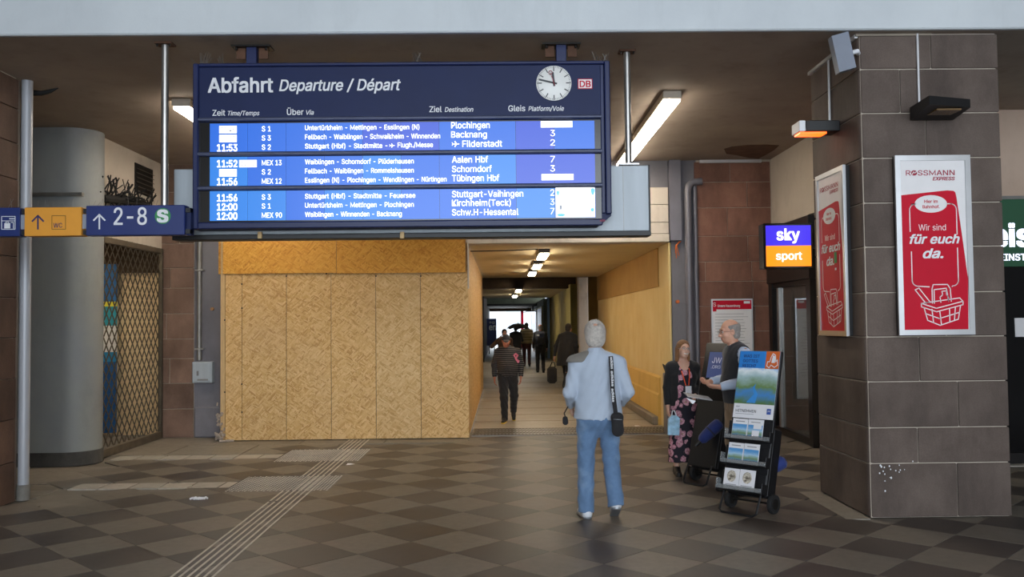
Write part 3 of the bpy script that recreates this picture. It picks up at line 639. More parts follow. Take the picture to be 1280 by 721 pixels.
for i, (px, py, c) in enumerate(((679, 321, 'nearest of three lamps on the passage ceiling'), (671.5, 334, 'middle of three lamps on the passage ceiling'), (665.5, 343, 'farthest of three lamps on the first passage ceiling'))):
    p = flo(px, py, TZ-.1); tube_lamp('passage_lamp', 'small bright '+c, p.x-.09, p.x+.09, p.y-.45, p.y+.75, TZ, 'tube_light_dim', 'lamp_housing_dark', 'lamps on the passage ceiling', .07)
for i, (px, py, c) in enumerate(((648, 364.5, 'nearer of two lamps'), (643.5, 371, 'farther of two lamps'))):
    p = flo(px, py, 2.7); tube_lamp('passage_lamp', 'tiny bright %s on the second passage ceiling' % c, p.x-.1, p.x+.1, p.y-.9, p.y+.9, 2.80, 'tube_light_dim', 'lamp_housing_dark', 'lamps on the passage ceiling', .07)
for i, (px, py, w_) in enumerate(((664, 391, .75), (651.5, 394.5, .5))):
    p = flo(px, py, 2.25); r_ = root('far_lamp', (p.x, p.y, 2.2), 'bright white ceiling lamp near the far exit, '+('larger' if i == 0 else 'smaller')+' of the two', 'lamp')
    B('housing', (p.x-w_/2, 51+i*5, 2.26), (p.x+w_/2, 54+i*5, 2.32), 'white_print', r_); B('diffuser', (p.x-w_/2+.02, 51.05+i*5, 2.22), (p.x+w_/2-.02, 53.95+i*5, 2.26), 'daylight_panel', r_); B('hanger', (p.x-.03, 52+i*5, 2.32), (p.x+.03, 52.1+i*5, 2.62), 'iron', r_)
T('ceiling_cable', [at(588, 314, FY+.32), at(640, 313, FY+.32), at(672, 311.5, FY+.36)], .008, 'cable_black', cat='cable', label='thin cable along the passage ceiling to the first lamp')

# ------------------------------------------------------------------ right side: shop door wall
SX = 4.15
za, zt0 = atx(1000, 352, SX).z, 2.86
B('wall_right_upper', (SX, 10.5, atx(1000, 272, SX).z), (SX+.3, FY+.02, CEIL), 'white_plaster', kind='structure', label='white wall above the dark shop front')
B('wall_right_lower', (SX, 10.5, 0), (SX+.3, 11.72, 2.9), 'white_plaster', kind='structure')
zfas = atx(985, 352, SX-.05).z
sf = root('storefront', (SX, 12.9, 0), 'dark metal shop front with tall glass door under a lit sign', 'shop front')
B('fascia', (SX-.10, 11.7, zfas), (SX+.05, FY-.01, atx(1000, 272, SX).z-.03), 'bronze_frame', sf, .006)
B('frame_post', (SX-.08, 11.74, 0), (SX+.04, 11.90, zfas), 'bronze_frame', sf, .005); B('frame_post', (SX-.08, 13.42, 0), (SX+.04, 13.58, zfas), 'bronze_frame', sf, .005)
B('frame_post', (SX-.05, 13.2, .1), (SX+.02, 13.28, zfas), 'steel' , sf, .005); B('bottom_rail', (SX-.06, 11.9, .0), (SX+.04, 13.42, .10), 'bronze_frame', sf, .005); B('top_rail', (SX-.06, 11.9, zfas-.07), (SX+.04, 13.42, zfas), 'bronze_frame', sf, .005)
B('glass_pane', (SX-.01, 11.9, .10), (SX+.0, 13.2, zfas-.07), 'shop_glass', sf); B('glass_pane', (SX-.01, 13.28, .10), (SX+.0, 13.42, zfas-.07), 'shop_glass', sf)
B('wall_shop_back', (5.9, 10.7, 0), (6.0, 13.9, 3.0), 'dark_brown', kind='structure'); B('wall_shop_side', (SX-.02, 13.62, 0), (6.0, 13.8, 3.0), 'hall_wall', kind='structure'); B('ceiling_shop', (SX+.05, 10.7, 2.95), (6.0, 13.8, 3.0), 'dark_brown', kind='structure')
ch = root('shop_chair', (4.9, 13.0, 0), 'pale bentwood chair dimly seen through the shop glass', 'chair')
for (cx_, cy_) in ((4.7, 12.8), (5.05, 12.8), (4.7, 13.15), (5.05, 13.15)): T('leg', [(cx_, cy_, 0), (cx_*.98+.09, cy_, .75)], .018, 'timber_dark', ch)
B('seat', (4.66, 12.76, .74), (5.1, 13.2, .78), 'timber_dark', ch, .01); T('backrest', [(5.08, 12.8, .75), (5.15, 12.8, 1.15), (5.15, 13.15, 1.15), (5.08, 13.15, .75)], .018, 'timber_dark', ch)
# projecting lit sign
sy = 11.45; a, b = at(958, 333, sy), at(1013, 281.5, sy); zm = at(985, 307, sy).z
sg = root('shop_sign', ((a.x+b.x)/2, sy+.1, a.z), 'lit square shop sign, violet above orange, beside the dark door', 'sign')
B('sign_box', (a.x-.03, sy, a.z-.03), (b.x+.03, sy+.22, b.z+.03), 'black_gloss', sg, .01)
B('violet_field', (a.x, sy-.008, zm), (b.x, sy+.001, b.z), 'sign_violet', sg); B('orange_field', (a.x, sy-.008, a.z), (b.x, sy+.001, zm), 'sign_orange', sg)
fs = Face((0, sy-.008, 0), (1, 0, 0), (0, 0, 1))
fs.text('sky', at(971, 300, sy).x, at(971, 300, sy).z, .145, 'sign_white', sg, u1=at(999, 300, sy).x, bold=.028); fs.text('sport', at(970, 324, sy).x, at(970, 324.5, sy).z, .10, 'sign_white', sg, u1=at(1002, 324, sy).x, bold=.022)
B('sign_arm', (b.x+.0, sy+.05, zm-.03), (SX+.0, sy+.15, zm+.03), 'black', sg)
# house rules poster
a, b = at(890.5, 475, FY-.05), at(941, 373, FY-.05)
hp = root('notice_poster', ((a.x+b.x)/2, FY-.04, a.z), 'framed white house rules notice with a red header on the red stone', 'poster')
B('poster_frame', (a.x, FY-.05, a.z-.3), (b.x, FY-.008, b.z), 'alu', hp, .005); fh = Face((0, FY-.051, 0), (1, 0, 0), (0, 0, 1))
fh.rect('sheet', a.x+.025, a.z-.27, b.x-.025, b.z-.025, 'paper_white', hp)
zh = at(915, 386.5, FY-.05).z; fh.rect('header', a.x+.025, zh, b.x-.025, b.z-.025, 'red_print', hp, .004); fh.rect('header_tab', a.x+.025, zh-.03, a.x+.08, zh, 'red_print', hp, .004)
fh.text('Unsere Hausordnung', a.x+.10, at(915, 383.5, FY-.05).z, .035, 'white_print', hp, u1=a.x+.44, bold=.02, d=.006)
fh.text('S', a.x+.03, at(892, 383, FY-.05).z, .06, 'white_print', hp, d=.006)
fh.rect('logo_plate', b.x-.14, b.z-.075, b.x-.045, b.z-.04, 'white_print', hp, .006)
mb = MB()
for k in range(22):
    z = zh-.07-k*.045; fh.line(mb, [(a.x+.06, z), (b.x-.06-random.random()*.12, z)], .006, .004)
mb.build('print_lines', 'grey_print', hp, kind='stuff')
# right shop beyond pillar
sr = root('side_shop', (5.9, 10.3, 0), 'dark shop front with a green lit sign right of the pillar', 'shop front')
ysr = 10.35
B('wall_right', (SX, ysr+.1, at(1262, 248, ysr).z), (9.2, ysr+.3, CEIL), 'peach_plaster', kind='structure', label='peach plastered wall above the right-hand shop')
B('wall_hall_right', (9.0, -6, 0), (9.2, 10.4, 6.6), 'hall_wall', kind='structure')
a, b = at(1240, 333, ysr), at(1290, 249, ysr)
B('sign_panel', (4.6, ysr, a.z), (8.6, ysr+.12, b.z), 'shop_green', sr); B('sign_edge', (4.6, ysr-.02, b.z), (8.6, ysr+.12, b.z+.04), 'dull_steel', sr)
fr = Face((0, ysr, 0), (1, 0, 0), (0, 0, 1))
fr.text('eis', at(1239, 307, ysr).x, at(1262, 307.5, ysr).z, .255, 'shop_white', sr, u1=at(1289, 307, ysr).x, bold=.04); fr.text('EINSTEIGEN', at(1250, 325, ysr).x, at(1250, 325.5, ysr).z, .075, 'shop_white', sr, bold=.03)
B('front_panel', (4.6, ysr+.04, .12), (8.6, ysr+.06, a.z), 'black_gloss', sr); B('threshold', (4.5, ysr-.06, 0), (8.6, ysr+.1, .12), 'bronze_frame', sr); B('frame_post', (5.72, ysr-.01, .12), (5.80, ysr+.05, a.z), 'bronze_frame', sr)
B('frame_post', (6.6, ysr-.01, .12), (6.68, ysr+.05, a.z), 'bronze_frame', sr)
p = at(1271, 421, ysr); B('paper_notice', (p.x, ysr+.03, p.z), (p.x+.2, ysr+.038, p.z+.22), 'paper_white', sr)
B('trim_9', (4.4, ysr-.22, -.01), (8.6, ysr-.08, .004), 'pale_tile', kind='structure', label='pale kerb stone in front of the right-hand shop')
B('wall_box', (at(1241, 160, 8.9).x, 8.9, at(1243, 162, 8.9).z), (at(1247, 160, 8.9).x, 9.0, at(1243, 150, 8.9).z), 'black', cat='fitting', label='small black box at the right rear edge of the pillar')

# ------------------------------------------------------------------ stone pillar
PX0, PX1, PY0, PY1 = 3.105, 4.31, 7.60, 8.78
pil = root('stone_pillar', ((PX0+PX1)/2, 8.2, 0), 'square pillar of large grey-brown stone blocks carrying posters', 'pillar', kind='structure')
B('mortar_core', (PX0+.012, PY0+.012, 0), (PX1-.012, PY1-.012, CEIL), 'mortar', pil)
zp = [0]+[at(1158, y, PY0).z for y in (578.6, 534, 476.5, 420.5, 365, 308, 253, 197, 141, 86)]+[CEIL-.005]
jn = {0: 1188, 1: 1140.5, 2: 1192, 3: 1145, 4: 1180, 5: 1135, 6: 1190, 7: 1150, 8: 1161, 9: 1130, 10: 1170}
def pblock(x0, x1, y0, y1, z0, z1, rl):
    P = [(x1, y0), (x1, y1), (x0, y1)]
    if rl: P += [(x0+rl*(1-math.sin(t)), y0+rl*(1-math.cos(t))) for t in (PI/2, PI/3, PI/6, 0)]
    else: P += [(x0, y0)]
    mb = MB(); k = len(P); cx_ = sum(p[0] for p in P)/k; cy_ = sum(p[1] for p in P)/k; e = .006
    R = [(z0, e), (z0+e, 0), (z1-e, 0), (z1, e)]
    V = []
    for z, ins in R:
        for (x, y) in P: V.append((x+(ins if x < cx_ else -ins), y+(ins if y < cy_ else -ins), z))
    Fc = [tuple(range(k-1, -1, -1)), tuple(3*k+i for i in range(k))]
    for r_ in range(3):
        for i in range(k): j = (i+1) % k; Fc.append((r_*k+i, r_*k+j, (r_+1)*k+j, (r_+1)*k+i))
    return mb.add(V, Fc)
for i in range(11):
    xj = at(jn[i], 300, PY0).x; g_ = .009; q = random.uniform(0, .005)
    ym = PY0+.55+.25*(i % 2)
    pblock(PX0-q, xj-g_/2, PY0-q, PY1, zp[i]+g_/2, zp[i+1]-g_/2, .05).build('stone_block', 'pillar_stone', pil)
    q = random.uniform(0, .005)
    pblock(xj+g_/2, PX1, PY0-q, PY1, zp[i]+g_/2, zp[i+1]-g_/2, 0).build('stone_block', 'pillar_stone', pil)
B('foot_slab', (PX0-.22, PY0-.03, -.01), (PX0-.01, PY1, .0015), 'concrete_slab', pil)
mb = MB()
for k in range(26):
    u_, z_ = random.gauss(1112, 16), random.gauss(588, 11)
    p = at(u_, z_, PY0-.006); r_ = random.uniform(.002, .008)
    if p.x > PX0+.08 and p.z > .05: mb.prism([(r_*math.cos(t), r_*math.sin(t)*1.3) for t in np.linspace(0, 2*PI, 7)[:-1]], p, (1, 0, 0), (0, 0, 1), (0, -1, 0), .002)
mb.build('paint_splashes', 'white_print', pil, kind='stuff')

def poster(name, label, F_, W, H, depth=.05, tag=False):
    # F_: face with origin at the lower left corner of the frame, u right, v up
    r_ = root(name, F_.o, label, 'poster')
    def fr_(u0, v0, u1, v1, d0, d1, nm, mt, bev=0):
        P = [F_.p(u, v, d) for d in (d0, d1) for u, v in ((u0, v0), (u1, v0), (u1, v1), (u0, v1))]
        return MB().add(P, [(3, 2, 1, 0), (4, 5, 6, 7), (0, 1, 5, 4), (1, 2, 6, 5), (2, 3, 7, 6), (3, 0, 4, 7)]).build(nm, mt, r_)
    fr_(.005, .005, W-.005, H-.005, -depth, -.004, 'case', 'black')
    t = .045
    fr_(0, 0, t, H, -.015, .012, 'frame_side', 'alu'); fr_(W-t, 0, W, H, -.015, .012, 'frame_side', 'alu'); fr_(t, 0, W-t, t, -.015, .012, 'frame_side', 'alu'); fr_(t, H-t, W-t, H, -.015, .012, 'frame_side', 'alu')
    a = t; w_ = W-2*t; h_ = H-2*t
    U = lambda x: a+x*w_; V_ = lambda y: t+y*h_
    fr_(a, t, W-a, H-t, -.01, .0, 'sheet', 'paper_white')
    # red field, slanting right edge, rounded upper right corner
    P = [(0, 0), (.985, 0), (1.0, .30), (.93, .55), (.86, .78)]+[(.80+.05*math.cos(s_), .80+.02*math.sin(s_)) for s_ in (0, .6, 1.2)]+[(.72, .822), (0, .795)]
    F_.poly('red_field', [(U(x), V_(y)) for x, y in P], 'red_print', r_)
    ht = h_*.038
    F_.text('ROSSMANN', U(.09), V_(.912), h_*.030, 'dark_red_print', r_, u1=U(.84), bold=.01)
    F_.text('EXPRESS', U(.50), V_(.882), h_*.020, 'dark_red_print', r_, u1=U(.84), shear=.25, bold=.03)
    F_.poly('logo_disc', [(U(.217+.045*math.cos(q)), V_(.927+.0155*math.sin(q))) for q in np.linspace(0, 2*PI, 17)[:-1]], 'dark_red_print', r_, .005)
    mb = MB(); cx_, cy_ = U(.217), V_(.927)
    F_.line(mb, [(cx_-.018, cy_-.012), (cx_-.006, cy_+.008), (cx_+.004, cy_-.002), (cx_+.018, cy_+.010)], .007, .0065); mb.build('logo_mark', 'paper_white', r_)
    F_.poly('speech_oval', [(U(.46+.25*math.cos(q)), V_(.742+.052*math.sin(q))) for q in np.linspace(0, 2*PI, 29)[:-1]], 'paper_white', r_, .005)
    F_.text('Hier im', U(.46), V_(.748), h_*.018, 'red_print', r_, align='c', bold=.02, d=.007); F_.text('Bahnhof.', U(.46), V_(.716), h_*.018, 'red_print', r_, align='c', bold=.02, d=.007)
    F_.text('Wir sind', U(.26), V_(.585), h_*.036, 'pale_print', r_, u1=U(.68), d=.005)
    F_.text('für euch', U(.12), V_(.508), h_*.052, 'white_print', r_, u1=U(.88), bold=.028, shear=.3, d=.006); F_.text('da.', U(.32), V_(.422), h_*.055, 'white_print', r_, u1=U(.62), bold=.028, shear=.3, d=.006)
    mb = MB(); lw = .0085
    arc = lambda cx2, cy2, r2, a0, a1: [(cx2+r2*math.cos(q), cy2+r2*1.0*math.sin(q)) for q in np.linspace(a0, a1, 7)]
    rr = .05
    F_.line(mb, [(U(.23), V_(.742)), (U(.16), V_(.742))]+arc(U(.13)+rr, V_(.742)-rr, rr, PI/2, PI)+[(U(.13), V_(.58))], lw, .005)
    F_.line(mb, [(U(.69), V_(.742)), (U(.78), V_(.742))]+arc(U(.85)-rr, V_(.742)-rr, rr, PI/2, 0)+[(U(.85), V_(.56))], lw, .005)
    F_.line(mb, [(U(.14), V_(.46)), (U(.14), V_(.30))]+arc(U(.14)+rr, V_(.27)+rr*.6, rr, PI, 1.5*PI)+[(U(.40), V_(.252))], lw, .005)
    F_.line(mb, [(U(.85), V_(.48)), (U(.85), V_(.30))]+arc(U(.85)-rr, V_(.27)+rr*.6, rr, 0, -PI/2)+[(U(.75), V_(.252))], lw, .005)
    mb.build('outline_bubble', 'pale_print', r_, kind='stuff')
    mb = MB(); bl = lambda pts, cl=False, ww=lw: F_.line(mb, [(U(x), V_(y)) for x, y in pts], ww, .006, cl)
    bl([(.27, .155), (.86, .185), (.91, .165), (.50, .125)], True); bl([(.27, .155), (.27, .135), (.50, .105), (.91, .145), (.91, .165)])
    bl([(.31, .13), (.36, .055), (.55, .025), (.83, .06), (.87, .14)]); bl([(.55, .105), (.57, .03)]); bl([(.33, .095), (.54, .065), (.85, .10)]); bl([(.43, .12), (.45, .04)]); bl([(.70, .12), (.70, .045)]); bl([(.79, .13), (.77, .055)])
    bl([(.44, .155), (.44, .24), (.46, .265), (.68, .265), (.72, .24), (.73, .165)]); bl([(.47, .155), (.47, .235), (.66, .243), (.69, .165)])
    bl([(.18, .235), (.24, .245), (.40, .165), (.34, .155)], True); bl([(.57, .16), (.56, .19), (.60, .205), (.59, .225), (.66, .228), (.66, .205), (.69, .19), (.69, .165)])
    mb.build('basket_drawing', 'pale_print', r_, kind='stuff')
    if tag:
        F_.rect('sticker', U(.64), V_(.43), U(.74), V_(.50), 'green_print', r_, .008); F_.rect('sticker', U(.66), V_(.385), U(.72), V_(.40), 'white_print', r_, .008)
    return r_
yb_ = PY0-.07
a, b = at(1125.5, 419, yb_), at(1219.5, 417, yb_); c = at(1116.5, 194.5, yb_)
W = b.x-a.x+.005; H = c.z-a.z
ang = math.atan2(c.x-at(1116.5, 194.5, yb_).x, 1)
poster('wall_poster', 'framed red and white advertising poster on the front of the pillar', Face((a.x-.012, yb_, a.z), (1, 0, 0), (0, 0, 1)), W, H)
xp = PX0-.05
a, b, c = atx(1060, 420, xp), atx(1025, 420, xp), atx(1056, 205, xp)
poster('wall_poster', 'framed red poster seen at an angle on the left side of the pillar', Face((xp, b.y, a.z), (0, -1, 0), (0, 0, 1)), b.y-a.y, c.z-a.z, tag=True)

M('foam_trim', '8c8274', .8)
# lamps, conduits and speaker on the pillar
a, b = at(1145.5, 146, 7.35), at(1200, 125, 7.45)
sl_ = root('poster_lamp', ((a.x+b.x)/2, 7.4, a.z), 'black unlit box lamp on the pillar front above the poster', 'lamp')
zc = at(1172, 137, 7.4).z
MB().add([(a.x, 7.12, zc-.02), (b.x-.02, 7.25, zc-.02), (b.x, 7.57, zc-.05), (a.x+.05, 7.57, zc-.05), (a.x, 7.12, zc+.05), (b.x-.02, 7.25, zc+.05), (b.x, 7.57, zc+.06), (a.x+.05, 7.57, zc+.06)], [(3, 2, 1, 0), (4, 5, 6, 7), (0, 1, 5, 4), (1, 2, 6, 5), (2, 3, 7, 6), (3, 0, 4, 7)]).build('lamp_box', 'black', sl_)
M('lens_amber', '6b5436', .2); B('lens', (a.x+.12, 7.24, zc-.042), (b.x-.10, 7.42, zc-.028), 'lens_amber', sl_)
yl = 8.15
a, b = at(995, 168, yl), at(1045, 153, yl)
s2 = root('poster_lamp', (a.x+.2, yl, a.z), 'black lamp glowing orange on the left side of the pillar', 'lamp')
B('lamp_box', (a.x+.06, yl-.1, a.z+.01), (PX0-.005, yl+.12, b.z), 'black', s2, .006); B('end_cap', (a.x, yl-.1, a.z+.01), (a.x+.058, yl+.12, b.z), 'white_print', s2, .006); B('glow_tube', (a.x+.015, yl-.07, a.z-.006), (a.x+.26, yl+.09, a.z+.009), 'heater_orange', s2)
for nm, lab, pts in (('pillar_conduit', 'white conduit running down the pillar front to the lamp', [at(1147, 35, 7.585), at(1149, 131, 7.585)]), ):
    p0, p1 = pts; T(nm, [(p1.x, 7.585, CEIL-.005), (p1.x, 7.585, p1.z)], .011, 'conduit', cat='pipe', label=lab, seg=10)
p1 = atx(1037, 153, PX0-.02); T('pillar_conduit', [(PX0-.018, p1.y, CEIL-.005), (PX0-.018, p1.y, p1.z)], .011, 'conduit', cat='pipe', label='white conduit running down the left side of the pillar')
B('trim_10', (PX0-.03, 7.58, CEIL-.022), (at(1165, 35, 7.57).x, 7.597, CEIL-.003), 'foam_trim', kind='structure', label='thin cable trim along the top of the pillar')
B('trim_11', (PX0-.035, 7.6, CEIL-.035), (PX0-.006, PY1, CEIL-.003), 'conduit', kind='structure')
p0, p1 = at(1050, 42, 7.52), at(1060, 87, 7.44)
sp = root('wall_speaker', p1, 'slim grey-blue loudspeaker tilted at the top corner of the pillar', 'speaker')
d_ = (p0-p1); q = Vector((.072, 0, .02)); n_ = Vector((0, -.09, 0))
M('speaker_grey', '8c93a0', .45, .1, .06)
MB().add([p1-q+n_*0, p1+q, p0+q, p0-q, p1-q-n_, p1+q-n_, p0+q-n_, p0-q-n_], [(3, 2, 1, 0), (4, 5, 6, 7), (0, 1, 5, 4), (1, 2, 6, 5), (2, 3, 7, 6), (3, 0, 4, 7)]).build('speaker_box', 'speaker_grey', sp)
T('bracket', [(p0+p1)/2+Vector((.07, .05, 0)), (p0+p1)/2+Vector((.14, .06, .02)), (p0+p1)/2+Vector((.17, .12, .02))], .02, 'white_print', sp)

# ceiling stain
st = flo(925, 190, CEIL); P = [(905, 186), (915, 183), (935, 181), (958, 180.5), (974, 181.5), (968, 187), (958, 193), (948, 198), (936, 197), (922, 194), (908, 192)]
mb = MB(); V_ = [flo(x, y, CEIL-.001) for x, y in P]; mb.add(V_+[v+Vector((0, 0, -.004)) for v in V_], [tuple(range(len(P))), tuple(range(len(P), 2*len(P)))]+[(i, (i+1) % len(P), len(P)+(i+1) % len(P), len(P)+i) for i in range(len(P))]); mb.build('peeled_patch', 'rust', ceiling)

# ------------------------------------------------------------------ departure board
BY = 7.74
bp = lambda x, y: (lambda v: (v.x, v.z))(at(x, y, BY))
tl, br = bp(243.5, 79.5), bp(762, 284)
x0, x1 = bp(241.5, 200)[0], bp(763.5, 200)[0]; z1 = bp(502, 78)[1]; z0 = bp(502, 284)[1]
db = root('departure_board', ((x0+x1)/2, BY+.1, z0), 'large dark blue departure board with three rows of lit text and a clock', 'board')
fw = .048
ch_ = .11
MB().prism([(x0, z0), (x1-ch_, z0), (x1, z0+ch_*.8), (x1, z1), (x0, z1)], (0, BY+.03, 0), (1, 0, 0), (0, 0, 1), (0, 1, 0), .16).build('housing', 'navy', db)
for nm, q in (('frame_side', (x0, z0, x0+fw, z1)), ('frame_side', (x1-fw, z0+.1, x1, z1)), ('frame_side', (x0+fw, z1-.03, x1-fw, z1)), ('frame_side', (x0+fw, z0, x1-.08, z0+.055))):
    B(nm, (q[0], BY-.02, q[1]), (q[2], BY+.03, q[3]), 'navy_frame', db, .008)
fd = Face((0, BY+.03, 0), (1, 0, 0), (0, 0, 1))      # header plane
fsn = Face((0, BY+.014, 0), (1, 0, 0), (0, 0, 1))
B('header_panel', (x0+fw, BY+.01, bp(502, 146)[1]), (x1-fw-.035, BY+.031, z1-.03), 'navy', db)
B('side_strip', (x1-fw-.034, BY+.005, z0+.11), (x1-fw-.004, BY+.031, z1-.03), 'navy_frame', db, .004)
rowpx = [(152.2, 187.3), (194, 230), (236.6, 273.6)]      # at x = 502
barpx = [(145, 150), (188, 193.5), (230.5, 236)]
for a_, b_ in barpx:
    za_, zb_ = bp(502, b_)[1], bp(502, a_)[1]
    T('divider_bar', [(x0+fw-.005, BY, (za_+zb_)/2), (x1-fw-.03, BY, (za_+zb_)/2)], (zb_-za_)/2, 'bar_grey', db, 12)
mods = [261.5, 309, 357, 405, 453, 501, 549, 597, 645, 693, 744]
mcol = {0: ['screen_blue']*3+['screen_blue', 'screen_blue_deep', 'screen_blue_deep', 'screen_blue', 'screen_blue', 'screen_blue_deep', 'screen_blue'], 1: ['screen_blue_light', 'screen_blue', 'screen_blue', 'screen_blue', 'screen_blue_light', 'screen_blue', 'screen_blue', 'screen_blue_light', 'screen_blue_deep', 'screen_blue_deep'], 2: ['screen_blue_light', 'screen_blue_light', 'screen_blue', 'screen_blue_light', 'screen_blue_light', 'screen_blue', 'screen_blue', 'screen_blue', 'screen_blue_light', 'screen_blue']}
for r_, (a_, b_) in enumerate(rowpx):
    zb_, za_ = bp(502, a_)[1], bp(502, b_)[1]
    B('screen_surround', (x0+fw, BY+.018, za_-.01), (x1-fw-.036, BY+.031, zb_+.01), 'black_gloss', db)
    for k in range(10): B('display_module', (bp(mods[k], 200)[0]+.0015, BY+.012, za_), (bp(mods[k+1], 200)[0]-.0015, BY+.019, zb_), mcol[r_][k], db)
fsn = Face((0, BY+.012, 0), (1, 0, 0), (0, 0, 1)); fhd = Face((0, BY+.01, 0), (1, 0, 0), (0, 0, 1))
PXM = BY/FPX/ray(500, 200)[1]*1.0
PXM = (bp(700, 200)[0]-bp(300, 200)[0])/400
def tx(s_, xa, xb, yb, hpx, mat='screen_text', face=fsn, bold=.012, shear=0, kind='inter'):
    u, v = bp(xa, yb); u2 = bp(xb, yb)[0]; vm = bp((xa+xb)/2, yb-.0104*(xb-xa)*0)[1]
    face.text(s_, u, v, hpx*PXM, mat, db, u1=u2, bold=bold, shear=shear, d=.002)
tx('Abfahrt', 260, 340.5, 115.2, 18, 'white_print', fhd, .025); tx('Departure / Départ', 349, 500.5, 113.3, 14, 'white_print', fhd, .02, .22)
for s_, xa, xb, yb, h_, sh in (('Zeit', 265, 281, 144.3, 7.2, 0), ('Time/Temps', 284.5, 324, 144, 5.6, .22), ('Über', 358.5, 379, 143.3, 7.2, 0), ('Via', 382.5, 392, 143, 5.6, .22), ('Ziel', 536.5, 552, 139.8, 7.2, 0), ('Destination', 556, 591.5, 139.5, 5.8, .22), ('Gleis', 635.5, 656.5, 138.7, 7.2, 0), ('Platform/Voie', 660.5, 705, 138.4, 5.8, .22)):
    tx(s_, xa, xb, yb, h_, 'white_print', fhd, .015, sh)
def wbox(xa, ya, xb, yb, s_, dig=True):
    a_, b_ = bp(xa, yb), bp(xb, ya); fsn.rect('time_box', a_[0], a_[1], b_[0], b_[1], 'screen_white', db, .0015, .001); 
    if dig: fsn.text(s_, bp(xa+2.5, yb-2)[0], bp(xa+2.5, yb-2)[1], (yb-ya-4)*PXM, 'screen_grey', db, u1=bp(xb-2.5, yb)[0], d=.003)
    else: fsn.text(s_, bp((xa+xb)/2-2, yb-2)[0], bp(xa, yb-2)[1], (yb-ya-4)*PXM, 'screen_grey', db, u1=bp((xa+xb)/2+1, yb)[0], d=.003)
wbox(273.5, 156.8, 295.5, 166.3, '11:48'); wbox(273.5, 168, 295.5, 177.5, '11:53'); wbox(298.5, 199.5, 320.5, 208.8, '12:02'); wbox(273.5, 211, 295.5, 220.5, '11:57')
wbox(676, 150.8, 715.5, 159, '8', False); wbox(677, 217, 717, 225, '9', False)
for s_, yb in (('11:53', 188.7), ('11:52', 208.6), ('11:56', 231.2), ('11:56', 251.4), ('12:00', 262.8), ('12:00', 274.2)): tx(s_, 271, 296, yb, 8.6, bold=.03)
for s_, xb, yb in (('S 1', 338, 163.8), ('S 3', 338, 175.3), ('S 2', 338, 186.8), ('MEX 13', 351.5, 206.3), ('S 2', 338, 217.8), ('MEX 12', 351.5, 229.3), ('S 3', 338, 249.2), ('S 1', 338, 260.5), ('MEX 90', 352, 272)): tx(s_, 327, xb, yb, 6.4)
for s_, xb, yb in (('Untertürkheim - Mettingen - Esslingen (N)', 524, 162.3), ('Fellbach - Waiblingen - Schwaikheim - Winnenden', 550, 173.8), ('Stuttgart (Hbf) - Stadtmitte -', 484, 185.3), ('Flugh./Messe', 541, 183.8),
                   ('Waiblingen - Schorndorf - Plüderhausen', 517, 205), ('Fellbach - Waiblingen - Rommelshausen', 517, 216.5), ('Esslingen (N) - Plochingen - Wendlingen - Nürtingen', 558, 228),
                   ('Stuttgart (Hbf) - Stadtmitte - Feuersee', 519, 248), ('Untertürkheim - Mettingen - Plochingen', 517, 259.3), ('Waiblingen - Winnenden - Backnang', 502, 270.8)):
    tx(s_, 497 if s_[:6] == 'Flugh.' else 381, xb, yb, 6.0)
for s_, xa, xb, yb in (('Plochingen', 564, 612, 160), ('Backnang', 564, 608.5, 171.6), ('Filderstadt', 578, 627.5, 183.2), ('Aalen Hbf', 565, 610, 203), ('Schorndorf', 565, 614.5, 214.8), ('Tübingen Hbf', 565, 624, 226.3), ('Stuttgart-Vaihingen', 565, 654, 246.2), ('Kirchheim(Teck)', 565, 638.5, 257.3), ('Schw.H-Hessental', 565, 648, 269)): tx(s_, xa, xb, yb, 7.8)
for s_, yb in (('3', 169.8), ('2', 181.6), ('7', 202.4), ('3', 214)): tx(s_, 688, 693.8, yb, 7.8)
for s_, yb in (('2', 244.3), ('3', 255.8), ('7', 267.5)): tx(s_, 688, 693.2, yb, 7.8)
def plane_icon(xc, yc, s):
    P = [(1, 0), (.75, .12), (.3, .12), (-.1, .75), (-.3, .75), (-.1, .12), (-.6, .1), (-.8, .4), (-.95, .4), (-.85, 0), (-.95, -.4), (-.8, -.4), (-.6, -.1), (-.1, -.12), (-.3, -.75), (-.1, -.75), (.3, -.12), (.75, -.12)]
    u, v = bp(xc, yc); fsn.poly('plane_icon', [(u+a_*s*PXM, v+b_*s*PXM) for a_, b_ in P], 'screen_text', db, .002, .0008)
plane_icon(569.5, 179.6, 5); plane_icon(490, 181.5, 3.6)
# advert on the last screen
a_, b_ = bp(695, 271.5), bp(743.5, 234)
fsn.rect('advert', a_[0], a_[1], b_[0], b_[1], 'screen_white', db, .003, .001)
def blob(xc, yc, rx, ry, m):
    u, v = bp(xc, yc); fsn.poly('advert_shape', [(u+rx*PXM*math.cos(t)*(1+.15*math.sin(3*t)), v+ry*PXM*math.sin(t)*(1+.15*math.cos(2*t))) for t in np.linspace(0, 2*PI, 15)[:-1]], m, db, .0045, .0008)
blob(740.6, 262, 2.2, 2.6, 'screen_cyan'); blob(701.5, 268.6, 4.8, 2.1, 'screen_cyan'); blob(741, 239, 2.2, 5, 'screen_cyan'); blob(697.5, 241, 1.6, 3.4, 'screen_cyan'); blob(701, 259, 1.5, 3.5, 'screen_grey'); blob(721, 238.8, 2.6, .4, 'screen_grey'); blob(721, 244.6, 2.6, .4, 'screen_grey')
tx('ABB', 749.5, 756, 277.3, 2.6, 'dark_red_print', Face((0, BY-.022, 0), (1, 0, 0), (0, 0, 1)))
